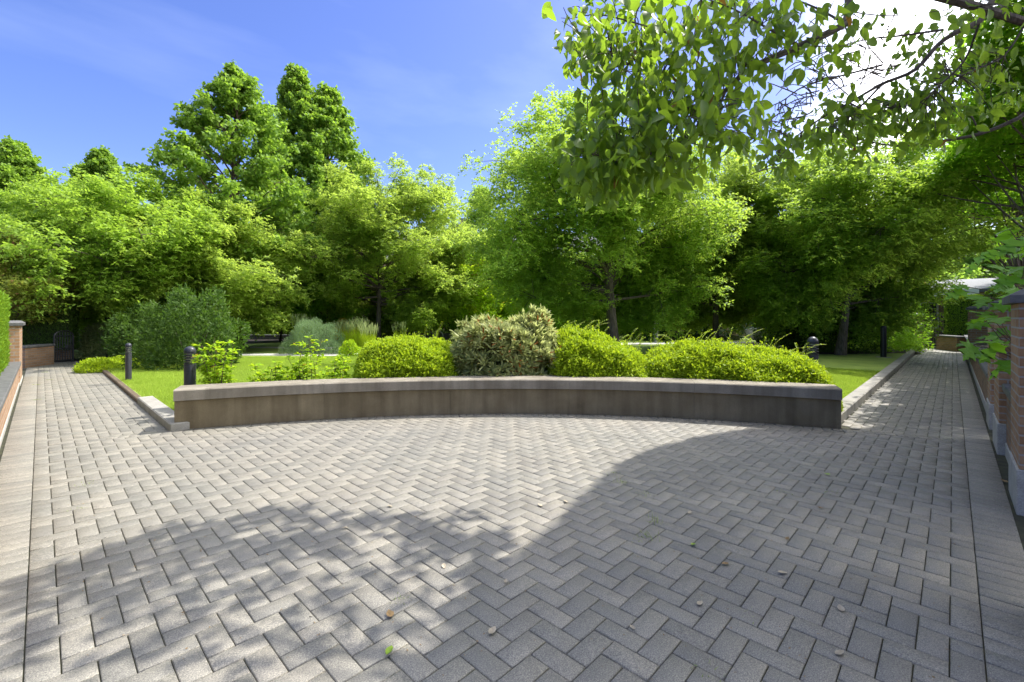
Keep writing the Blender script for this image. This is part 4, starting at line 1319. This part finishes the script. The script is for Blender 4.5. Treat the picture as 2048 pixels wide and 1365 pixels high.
end_wall(P(1440, 30.5), P(1570, 30.5), .95, 'low stone wall behind the pale boulder', BRICKD, .4)
end_wall(P(1250, 27.5), P(1480, 26.5), .35, 'low kerb wall below the conifers', GREYSTONE, .35)

# boulder
def boulder(c, rx, ry, rz, label, seed=3):
    rng = np.random.default_rng(seed)
    vs, fs, n, m = [], [], 28, 16
    from mathutils import noise as mn
    for j in range(m + 1):
        for i in range(n):
            a, b = 2 * math.pi * i / n, math.pi * j / m
            v = Vector((math.cos(a) * math.sin(b), math.sin(a) * math.sin(b), math.cos(b)))
            v2 = Vector([math.copysign(abs(x) ** .75, x) for x in v])
            k = 1 + .16 * mn.noise(v * 1.7 + Vector((seed, 0, 0))) + .05 * mn.noise(v * 5)
            vs.append((v2.x * rx * k, v2.y * ry * k, v2.z * rz * k + rz * .55))
    for j in range(m):
        for i in range(n):
            k = (i + 1) % n
            fs.append((j * n + i, j * n + k, (j + 1) * n + k, (j + 1) * n + i))
    mb = MB(); mb.add(vs, fs)
    o = mb.build('boulder', BOULD, None, smooth=True)
    o.location = tuple(c); o.rotation_euler = (0, 0, FA)
    tag(o, label, 'boulder')
boulder(P(1522, 24.6, .34), .80, .55, .36, 'pale rounded boulder on the ledge right of centre')
boulder(g(655, 704, .06), .26, .2, .12, 'small pale stone at the foot of the blue-green bush', 5)

# ---------------------------------------------------------------- bollard lights
def bollard(loc, H, D, nl, label, grp='dome-topped bollard lights', mat=DARKMETAL, base=True):
    e = empty('bollard_light', loc, label, 'bollard', grp)
    R = D / 2
    hb = H * .735 if nl else H - R
    if nl:
        MB().lathe([(R * 1.0, -.04), (R, hb - .012), (R * .97, hb)], 32).build('post', mat, e, smooth=True)
        MB().lathe([(R * .60, hb + .001), (R * .60, H - R - .005)], 24).build('lamp_lens', LAMPGLASS, e, smooth=True)
        gap = (H - R - hb) / nl
        for i in range(nl):
            z = hb + gap * (i + .35)
            MB().lathe([(R * .62, z), (R, z - gap * .18), (R * 1.01, z + gap * .12), (R * .62, z + gap * .45)], 32).build('louvre', mat, e, smooth=True)
        zb = H - R
    else:
        MB().lathe([(R, -.04), (R, H - R * .8)], 32).build('post', mat, e, smooth=True)
        zb = H - R * .8
    prof = [(R, zb - .012), (R * 1.0, zb)] + [(R * math.cos(t), zb + (H - zb) * math.sin(t)) for t in [math.pi / 2 * k / 8 for k in range(1, 8)]] + [(.002, H)]
    MB().lathe(prof, 32).build('dome_cap', mat, e, smooth=True)
    if base:
        MB().lathe([(R * 1.12, -.03), (R * 1.12, .012), (R * 1.02, .02)], 32).build('base_collar', mat, e, smooth=True)
    return e
bollard(g(257, 767), .83, .108, 4, 'slim dark grey bollard light standing on the left lawn beside the path')
bollard(P(380, 6.45, 0), .945, .145, 5, 'dark grey louvred bollard light behind the left end of the seat wall')
bollard(P(1625.5, 6.95, 0), 1.06, .150, 5, 'grey louvred bollard light rising behind the right end of the hedge')
bollard(g(1767, 715, .05), 1.05, .165, 0, 'plain black bollard light on the right lawn', mat=BLACKMETAL)
mb = MB(); c = g(1767, 715, .05); mb.box(c[0] - .2, c[0] + .2, c[1] - .2, c[1] + .2, .0, .058, .005)
o = mb.build('concrete_pad', KERB); tag(o, 'small concrete pad under the black bollard', 'pad')
def light_column():
    e = empty('light_column', P(1312, 24, .04), 'slim pale metal light column right of centre before the conifers', 'light column', rz=FA + rad(35))
    MB().box(-.085, .085, -.085, .085, -.05, .92, .005).build('post', STEEL, e)
    MB().box(-.075, .075, -.075, .075, .921, 1.05, .004).build('lamp_lens', LAMPGLASS, e)
    MB().box(-.088, .088, -.088, .088, 1.051, 1.19, .006).build('head', STEEL, e)
    MB().box(-.17, .17, -.17, .17, -.03, .02, .004).build('base_plate', STEEL, e)
light_column()
# small info sign
e = empty('garden_sign', P(952, 27, .05), 'small white sign board on a post behind the long-leaved bush', 'sign', rz=FA)
MB().tube([(0, .03, 0), (0, .03, 1.35)], [.03, .03], 8).build('post', STEEL, e)
MB().box(-.24, .24, -.012, .012, .88, 1.32, .004).build('board', WHITE, e)

# ---------------------------------------------------------------- broad-leaved maple over the right wall
def broadleaf():
    # five-lobed leaf outline triangulated as quads around the centre line
    half = [(0, .02), (.0, .14), (-.14, .36), (.04, .30), (.10, .38), (.20, .62), (.27, .40), (.33, .20), (.48, .34), (.66, .50), (.62, .26), (.66, .13), (.80, .17), (.84, .08), (1.0, 0)]
    n = len(half)
    V, F = [], []
    for i, (x, w) in enumerate(half):
        xc = i / (n - 1) * 1.0
        V.append((xc, 0, -.10 * xc * xc))
        V.append((x, w, -.10 * x * x + .10 * w - .22 * w * w))
        V.append((x, -w, -.10 * x * x + .10 * w - .22 * w * w))
    for i in range(n - 1):
        a = i * 3
        F.append((a, a + 3, a + 4, a + 1)); F.append((a, a + 2, a + 5, a + 3))
    return np.array(V), np.array(F)
T_BROAD = broadleaf()
def broad_maple():
    rng = np.random.default_rng(77)
    b = np.array([5.95, -.55, .45])
    e = empty('broadleaf_maple', b, 'broad-leaved maple leaning over the low wall between the nearest pillars', 'maple')
    tw = MB(); LL = Leaves()
    tips = [(2038, 470, 4.2), (1990, 500, 4.6), (2040, 520, 3.9), (1962, 545, 4.4), (2010, 555, 4.2), (2046, 580, 3.7), (1985, 590, 4.5), (2030, 610, 4.1),
            (1960, 640, 4.2), (1975, 660, 4.3), (1995, 640, 4.1), (1955, 690, 4.2), (1975, 705, 4.1), (2000, 690, 4.0), (2012, 720, 4.2),
            (2070, 500, 3.9), (2080, 560, 3.8), (2060, 620, 4.3), (1975, 620, 4.6), (2015, 660, 4.3), (1940, 585, 4.8), (2005, 530, 4.8), (2040, 555, 4.6), (1998, 610, 4.9), (2050, 450, 4.6), (2062, 540, 4.4),
            (2025, 490, 4.9), (2052, 480, 4.1), (2020, 575, 4.7)]
    hub1 = Q(2090, 640, 4.5) - b; hub2 = Q(2060, 740, 4.5) - b
    tw.tube(curve_pts((0, -.1, 0), hub1, 6, .02, rng), [.02, .018, .016, .014, .012, .010, .008], 6)
    tw.tube(curve_pts((0, -.1, 0), hub2, 6, .02, rng), [.016, .014, .012, .010, .009, .008, .007], 6)
    for (x, y, d) in tips:
        for rep in range(2):
            t = Q(x + rng.normal(0, 9), y + rng.normal(0, 10), d + rng.normal(0, .12)) - b
            hub = hub1 if y < 640 else hub2
            pts = curve_pts(hub, t, 4, .05, rng, .04)
            tw.tube(pts, [.006, .005, .004, .0035, .003], 5)
            al = norm(np.array([-RV[0], -RV[1], 0]) * 1.0 + np.array([0, 0, -.35]) + rng.normal(0, .45, 3))
            up = norm(np.array([0, 0, 1.]) - np.array([FV[0], FV[1], 0]) * .35 + rng.normal(0, .3, 3))
            L = rng.uniform(.13, .21)
            LL.add(*leaves(np.array([t]), np.array([al]), np.array([up]), L, L * .92, T_BROAD, rng))
    tw.build('stems', BARK2, e)
    link('foliage', LL.mesh('foliage'), LM['bigmaple'], e)
broad_maple()

# ---------------------------------------------------------------- flowering dogwood overhead
def dogwood():
    rng = np.random.default_rng(99)
    base = np.array([4.5, -1.55, 0.])
    e = empty('dogwood_tree', base, 'overhanging dogwood whose drooping leafy branches fill the top right', 'tree')
    tw = MB(); LL = Leaves()
    def Q(px, py, d):                  # the low branches hang two to three metres from the camera
        d = d * .80
        return P(px, d, CAMH - (py - HOR) / FPX * d)
    fork = np.array([4.55, -1.2, 2.5])
    tw.tube([p - base for p in curve_pts(base + np.array([0, 0, -.05]), fork, 6, 0, rng, .02)], [.13, .12, .115, .11, .10, .095, .09], 12)
    def br(pts3, r0, r1, n=7):
        k = len(pts3)
        tw.tube([np.array(p) - base for p in pts3], [(r0 + (r1 - r0) * i / (k - 1)) * .74 for i in range(k)], n)
        return pts3
    def smooth(ps, m=4):
        ps = [np.array(p, float) for p in ps]; o = []
        for i in range(len(ps) - 1):
            p0, p1, p2, p3 = ps[max(i - 1, 0)], ps[i], ps[i + 1], ps[min(i + 2, len(ps) - 1)]
            for k in range(m):
                t = k / m
                o.append(.5 * ((2 * p1) + (p2 - p0) * t + (2 * p0 - 5 * p1 + 4 * p2 - p3) * t * t + (3 * p1 - p0 - 3 * p2 + p3) * t ** 3))
        o.append(ps[-1]); return o
    allp = []
    def limb(px, r0, r1, start=None, n=7):
        ps = ([np.array(start)] if start is not None else []) + [Q(*p) for p in px]
        s = smooth(ps); br(s, r0, r1, n); allp.extend(s); return s
    top1 = np.array([4.1, -.6, 3.6])
    B1 = limb([(1790, -30, 2.9), (1690, 48, 2.8), (1600, 92, 2.75), (1500, 138, 2.7), (1440, 190, 2.75), (1375, 218, 2.85), (1290, 252, 3.0), (1200, 268, 3.1), (1150, 245, 3.2)], .030, .004, fork)
    B2 = limb([(2060, -15, 3.1), (1960, 42, 3.1), (1885, 82, 3.15), (1830, 140, 3.2), (1765, 168, 3.3), (1700, 205, 3.35), (1630, 245, 3.4), (1560, 300, 3.5)], .024, .004, fork)
    B3 = limb([(2120, 190, 3.9), (2040, 235, 4.0), (1960, 268, 4.1), (1880, 283, 4.2), (1800, 292, 4.2), (1730, 282, 4.3), (1680, 262, 4.3)], .026, .004, fork)
    T = [[(1500, 138, 2.7), (1440, 90, 2.7), (1370, 78, 2.75), (1290, 52, 2.8), (1200, 30, 2.9), (1140, 38, 3.0)],
         [(1440, 190, 2.75), (1385, 270, 2.8), (1300, 312, 2.85), (1220, 335, 2.9), (1160, 345, 3.0)],
         [(1375, 218, 2.85), (1320, 160, 2.8), (1240, 120, 2.85), (1190, 95, 2.9)],
         [(1290, 252, 3.0), (1240, 215, 3.1), (1190, 190, 3.1), (1160, 160, 3.2)],
         [(1600, 92, 2.75), (1540, 60, 2.7), (1470, 20, 2.7), (1390, -10, 2.7)],
         [(1885, 60, 3.15), (1800, 72, 3.2), (1730, 80, 3.25), (1650, 104, 3.3), (1580, 140, 3.4)],
         [(1765, 130, 3.3), (1690, 150, 3.35), (1610, 172, 3.4), (1560, 205, 3.5), (1510, 222, 3.5)],
         [(1765, 168, 3.3), (1700, 230, 3.4), (1620, 262, 3.4), (1540, 330, 3.4), (1500, 350, 3.4)],
         [(1960, 42, 3.1), (1930, 120, 3.2), (1880, 170, 3.3), (1840, 205, 3.3), (1790, 215, 3.4)],
         [(2060, 30, 3.4), (2010, 110, 3.5), (1950, 140, 3.5), (1900, 160, 3.5)],
         [(1960, 268, 4.1), (1930, 215, 4.1), (1880, 200, 4.1), (1830, 205, 4.1)],
         [(1690, 48, 2.8), (1640, 20, 2.9), (1590, 0, 2.9), (1520, -20, 2.9)],
         [(1450, 186, 2.75), (1420, 260, 2.9), (1400, 330, 3.0), (1350, 360, 3.0)],
         [(1300, 120, 2.8), (1270, 40, 2.8), (1300, -20, 2.8)],
         [(1200, 268, 3.1), (1170, 300, 3.1), (1140, 330, 3.1)]]
    for t in T: limb(t, .009, .003, n=5)
    # fine bare dead twigs
    for i in range(46):
        x, y, d = rng.uniform(1545, 1800), 0, rng.uniform(3.2, 3.5)
        y = 235 - (x - 1545) * .55 + rng.normal(0, 26)
        p = Q(x, y, d); dv = -RV * rng.uniform(.3, 1) ; L = rng.uniform(.10, .28)
        q2 = p + np.array([dv[0] * L, dv[1] * L, rng.normal(0, .5) * L])
        br(curve_pts(p, q2, 4, .08, rng, .12), .0055, .003, 4)
        for k in range(2):
            f = p + (q2 - p) * rng.uniform(.3, .9); L2 = rng.uniform(.04, .12)
            br([f, f + rdir(1, rng)[0] * L2], .004, .0025, 4)
    A = np.array(allp)
    LF = []
    def cluster(c, size=1.0, nn=7, twig=True):
        # short twig from the nearest branch, leaves drooping from its end
        if twig:
            j = np.argmin(np.linalg.norm(A - c, axis=1)); s = A[j]
            if np.linalg.norm(s - c) > .02:
                br(curve_pts(s, c, 5, .06, rng, .07), .0045, .002, 4)
        for k in range(nn):
            off = rng.normal(0, .046, 3) * size; off[2] -= abs(rng.normal(0, .03))
            al = norm(np.array([rng.normal(0, .5), rng.normal(0, .5), rng.uniform(-1.6, -.15)]))
            LF.append((c + off, al, size * rng.uniform(.038, .080)))
    def field(poly_boxes, dl, seed=0):
        for (x0, x1, y0, y1, n) in poly_boxes:
            for i in range(n):
                cluster(Q(rng.uniform(x0, x1), rng.uniform(y0, y1), rng.uniform(*dl)), 1.0, rng.integers(4, 8))
    field([(1120, 1200, 10, 60, 10), (1140, 1290, 60, 150, 28), (1180, 1330, 130, 210, 33), (1200, 1500, 0, 90, 56), (1300, 1500, 90, 180, 37)], (2.3, 2.9))
    field([(1160, 1290, 240, 330, 39), (1130, 1230, 280, 365, 28), (1220, 1400, 240, 350, 52), (1230, 1420, 170, 250, 27), (1380, 1510, 190, 300, 29)], (2.15, 2.7))
    field([(1480, 1640, 0, 60, 27), (1500, 1610, 60, 130, 13), (1640, 1760, 0, 60, 9), (1600, 1700, 90, 125, 6), (1900, 2048, 10, 60, 5)], (2.5, 3.0))
    field([(1790, 1900, 70, 170, 20), (1860, 1990, 90, 150, 13), (1830, 1960, 20, 60, 10), (1550, 1680, 210, 290, 23), (1640, 1860, 190, 260, 43), (1800, 1930, 180, 240, 20), (1520, 1600, 290, 340, 10), (1840, 2048, 170, 250, 20), (1940, 2048, 90, 150, 7), (1700, 1900, 240, 290, 12), (1560, 1720, 280, 330, 12)], (3.2, 3.8))
    pos = np.array([l[0] for l in LF]) - base; al = np.array([l[1] for l in LF]); Ls = np.array([l[2] for l in LF])
    m = len(pos)
    LL.add(*leaves(pos, al, rdir(m, rng) + np.array([0, 0, .6]), Ls, Ls * rng.uniform(.42, .6, m), T_OVATE, rng))
    # upper crown above the picture: clumps whose shade dapples the left foreground
    poly = [(-60, 1190), (40, 1130), (170, 1118), (240, 1085), (330, 1060), (430, 1050), (520, 1018), (640, 1008), (720, 1030), (800, 1040), (880, 1028), (940, 1035), (1060, 1062), (980, 1105), (860, 1090), (740, 1085),
            (700, 1110), (640, 1180), (690, 1250), (760, 1370), (800, 1450), (560, 1560), (200, 1560), (-60, 1500)]
    def inside(x, y):
        c = False; j = len(poly) - 1
        for i in range(len(poly)):
            if (poly[i][1] > y) != (poly[j][1] > y) and x < (poly[j][0] - poly[i][0]) * (y - poly[i][1]) / (poly[j][1] - poly[i][1]) + poly[i][0]: c = not c
            j = i
        return c
    gp = []
    tries = 0
    while tries < 1050:
        tries += 1
        # uniform on the ground
        X, Y = rng.uniform(-1.2, 3.2), rng.uniform(.3, 4.6)
        dep = X * FV[0] + Y * FV[1]
        if dep < .7: continue
        lat = X * RV[0] + Y * RV[1]
        x = 1024 + lat / dep * FPX; y = HOR + FPX * CAMH / dep
        if not inside(x, y): continue
        top = 1010 + abs(x - 640) * (.19 if x < 640 else .06)
        p_ = 1.0 if y < top + 55 else (.62 if y < top + 110 else .34)
        if x > 690 and y > 1110: p_ = .10
        if rng.random() < p_: gp.append((X, Y))
    for (px, py, n) in ((890, 1095, 6), (950, 1150, 6), (935, 1215, 3), (860, 1190, 2), (830, 1300, 2), (985, 1095, 5), (760, 1130, 2)):
        c0 = g(px, py)
        for k in range(n): gp.append((c0[0] + rng.normal(0, .07), c0[1] + rng.normal(0, .07)))
    pos2, al2, L2 = [], [], []
    hubs = []
    for (X, Y) in gp:
        H = rng.uniform(4.6, 5.1)
        c = np.array([X + SX * H, Y + SY * H, H])
        hubs.append(c)
        for k in range(rng.integers(5, 10)):
            pos2.append(c + rng.normal(0, 1, 3) * np.array([.045, .045, .06])); al2.append(norm(np.array([rng.normal(), rng.normal(), rng.uniform(-.6, .1)]))); L2.append(rng.uniform(.09, .14))
    # limbs carrying that crown
    hub0 = np.array([4.5, .3, 4.6])
    br(curve_pts(fork, hub0, 8, .03, rng, .02), .07, .04, 10)
    H3 = np.array(hubs)
    for i in range(14):
        t = H3[rng.integers(0, len(H3))]
        s = smooth([hub0, hub0 + (t - hub0) * .5 + np.array([0, 0, .12]), t]); br(s, .02, .004, 5)
    pos2 = np.array(pos2) - base; m = len(pos2); L2 = np.array(L2)
    LL.add(*leaves(pos2, np.array(al2), rdir(m, rng) * .4 + np.array([0, 0, 1.]), L2, L2 * .6, T_OVATE, rng))
    tw.build('trunk', BARK, e, smooth=True)
    link('crown', LL.mesh('crown', True), LM['dogwood'], e)
dogwood()

# ---------------------------------------------------------------- dense trees right of the camera (their shade covers the right half)
def canopy(name, base, label, edge, depth, hx, hh, thick, n, leaf, mat, seed, trunk_r=.34, clump=0):
    rng = np.random.default_rng(seed)
    base = np.array(base, float)
    e = empty(name, base, label, 'tree')
    ex = np.array([p[0] for p in edge]); ey = np.array([p[1] for p in edge])
    if clump:
        nc = n // clump
        Xc = rng.uniform(ex[0], ex[-1], nc); fc = rng.random(nc)
        Hc = rng.random(nc)
        X = np.repeat(Xc, clump) + rng.normal(0, .16, nc * clump); f = np.repeat(fc, clump); hr = np.repeat(Hc, clump); n = nc * clump
        jit = rng.normal(0, .16, (n, 3)) * np.array([1, 1, .55])
    else:
        X = rng.uniform(ex[0], ex[-1], n); f = rng.random(n) ** 1.25; hr = rng.random(n); jit = np.zeros((n, 3))
    Y = np.interp(X, ex, ey) - f * depth
    H = np.interp(X, hx, hh) + hr * thick * np.clip(f * depth / 2.0, .15, 1) + rng.normal(0, .06, n)
    pos = np.stack([X + SX * H, Y + SY * H, H], 1) + jit
    al = rdir(n, rng); up = norm(rdir(n, rng) * .5 + np.array([0, 0, 1.]))
    L = rng.uniform(.75, 1.2, n) * leaf
    LL = Leaves(); LL.add(*leaves(pos - base, al, up, L, L * .7, T_RHOMB, rng))
    tw = MB()
    c = pos.mean(0) - base
    tp = curve_pts((0, 0, -.05), (c[0] * .5, c[1] * .5, c[2] * .93), 8, 0, rng, .02)
    tw.tube(tp, [trunk_r * (1 - .62 * k / 8) for k in range(9)], 12)
    for i in range(40):
        j = rng.integers(0, n); t = pos[j] - base
        s = tp[rng.integers(3, 9)]
        tw.tube(curve_pts(s, t, 7, .05, rng, .05), [trunk_r * .2 * (1 - .85 * k / 7) for k in range(8)], 6)
    tw.build('trunk', BARK, e, smooth=True)
    link('crown', LL.mesh('crown'), mat, e)
canopy('shade_tree', (8.5, -3.6, 0.), 'broad dense shade tree behind the right wall, crown above the picture',
       [(-4.5, -1.6), (-3, -.6), (-1, .55), (0, 1.05), (.96, 1.42), (1.6, 1.62), (2.27, 1.80), (2.82, 1.94), (3.72, 2.15), (4.4, 2.16), (5.06, 2.03), (5.98, 1.72), (6.4, 1.25), (6.9, .72), (7.2, .62)],
       4.6, [-5, 3, 5, 7.2], [6.2, 7.0, 8.6, 9.3], 1.8, 130000, .115, LM['bgtree'], 123)
canopy('shade_tree', (16.0, -2.4, 0.), 'leafy tree filling the right edge above the broad maple leaves',
       [(7.0, .60), (7.6, .78), (8.1, .60), (8.6, .86), (9.3, .66), (10, .82), (10.7, .70), (11.5, .92), (12.3, .86), (13.2, 1.1), (14, 1.6), (15.5, 2.0)],
       3.4, [7, 10, 15.5], [6.9, 5.6, 5.2], 1.2, 46000, .12, LM['maple'], 124, .2, clump=40)
canopy('shade_tree', (24.5, -2.0, 0.), 'leafy tree above the far clipped hedge on the right',
       [(15, 1.9), (16.5, 2.0), (18, 1.3), (20, .9), (22, 1.4), (24.5, 2.0)],
       3.6, [15, 24.5], [4.9, 5.4], 1.5, 26000, .14, LM['maple'], 125, .2, clump=40)

# ---------------------------------------------------------------- litter on the paving
def litter():
    rng = np.random.default_rng(5)
    def leafmesh(nm, L, W, curl):
        V, F = T_OVATE
        V = V.copy()
        V[:, 2] = curl * (V[:, 0] - .5) ** 2 + .5 * np.abs(V[:, 1]) * curl + .12 * np.sin(V[:, 0] * 9 + V[:, 1] * 7) * .3
        V = V * np.array([L, W, L]); V[:, 0] -= L / 2; V[:, 2] -= V[:, 2].min() - .002
        return fast_mesh(nm, V, F, np.zeros(len(F)), True)
    pal = simplemat('dry_pale_leaf', (.30, .25, .17), (.46, .40, .30), 30, .8)
    brn = simplemat('dry_brown_leaf', (.16, .10, .04), (.30, .20, .09), 30, .8)
    grn = simplemat('fresh_green_leaf', (.16, .26, .02), (.30, .42, .04), 30, .6)
    dat = [(985, 1266, pal, .055, 'pale curled leaf lying left of the bottom centre'), (1400, 1210, pal, .05, 'pale round dry leaf on the shaded pavers, lower middle right'),
           (1565, 1148, pal, .055, 'pale long dry leaf on the shaded pavers'), (1682, 1220, pal, .05, 'pale folded leaf near the lower right'), (1265, 1258, pal, .035, 'small pale leaf right of the bottom centre'),
           (1380, 1027, pal, .045, 'pale leaf beside the shadow edge'), (1080, 1012, pal, .05, 'pale leaf on the sunlit pavers beside the dark speckled patch'), (1132, 1006, pal, .05, 'pale leaf close to the curved shadow edge'),
           (780, 1015, pal, .045, 'pale leaf just above the dappled shade'), (1680, 1310, pal, .05, 'pale crumpled leaf near the bottom right'), (690, 1058, pal, .04, 'pale leaf inside the top of the dappled shade'),
           (888, 1135, pal, .04, 'pale leaf in the sunny gap of the dappled shade'), (1012, 1165, pal, .035, 'small pale leaf at the sun and shade border'), (780, 1232, brn, .062, 'brown curled leaf in the sunny patch'),
           (778, 1307, grn, .060, 'fresh green leaf in the sunny patch at the bottom'), (1655, 951, grn, .055, 'green leaf on the upper right pavers'), (1386, 1092, grn, .045, 'green leaf in the middle of the shaded pavers'),
           (1450, 1130, brn, .045, 'brown leaf in the middle of the shaded pavers'), (1575, 1080, brn, .04, 'small brown leaf right of the pale long leaf'), (2008, 965, brn, .08, 'brown crumpled leaf against the low brick wall'),
           (1640, 1018, brn, .04, 'small dark leaf on the upper right pavers'), (1020, 902, pal, .04, 'tiny pale leaf before the middle of the seat wall')]
    for (x, y, m, L, lb) in dat:
        o = link('fallen_leaf', leafmesh('fallen_leaf', L, L * rng.uniform(.40, .6), rng.uniform(.12, .45)), m)
        p = g(x, y); o.location = (p[0], p[1], .003); o.rotation_euler = (rng.normal(0, .1), rng.normal(0, .1), rng.uniform(0, 6.28))
        tag(o, lb, 'leaf', 'fallen leaves on the paving')
    # weeds in the joints and crumbs of litter
    LL = Leaves()
    for (x, y, n, h) in ((1240, 965, 26, .05), (1290, 990, 20, .035), (1315, 1045, 16, .10), (1300, 1075, 20, .06), (1230, 950, 16, .04), (1665, 985, 16, .03), (800, 1200, 20, .02), (1500, 1228, 10, .02), (1415, 1335, 10, .03),
                         (1285, 1080, 24, .03), (1568, 985, 26, .02), (170, 970, 20, .02), (165, 1015, 20, .02), (100, 760, 60, .02), (72, 770, 80, .025), (72, 800, 60, .02), (90, 745, 60, .03)):
        p = g(x, y); m = n
        pos = np.stack([p[0] + rng.normal(0, .035, m), p[1] + rng.normal(0, .035, m), np.zeros(m)], 1)
        LL.add(*leaves(pos, rng.normal(0, .6, (m, 3)) + np.array([0, 0, 1.]), rdir(m, rng), rng.uniform(.3, .8, m) * h, .005, T_BLADE, rng))
    o = link('joint_weeds', LL.mesh('joint_weeds'), LM['tallgrass']); tag(o, 'small weeds growing in the paver joints', 'weeds', kind='stuff')
    LL = Leaves(); m = 1700
    X = rng.uniform(.1, 6.5, m); Y = rng.uniform(-.05, 5.5, m); k = [in_plaza(a, b) for a, b in zip(X, Y)]
    X, Y = X[k], Y[k]; m = len(X)
    LL.add(*leaves(np.stack([X, Y, np.full(m, .003)], 1), np.concatenate([rng.normal(0, 1, (m, 2)), np.zeros((m, 1))], 1), np.tile([0, 0, 1.], (m, 1)) + rng.normal(0, .3, (m, 3)), rng.uniform(.004, .018, m), rng.uniform(.002, .007, m), T_RHOMB, rng))
    o = link('litter', LL.mesh('litter'), brn); tag(o, 'tiny bits of plant litter scattered over the pavers', 'litter', kind='stuff')
litter()
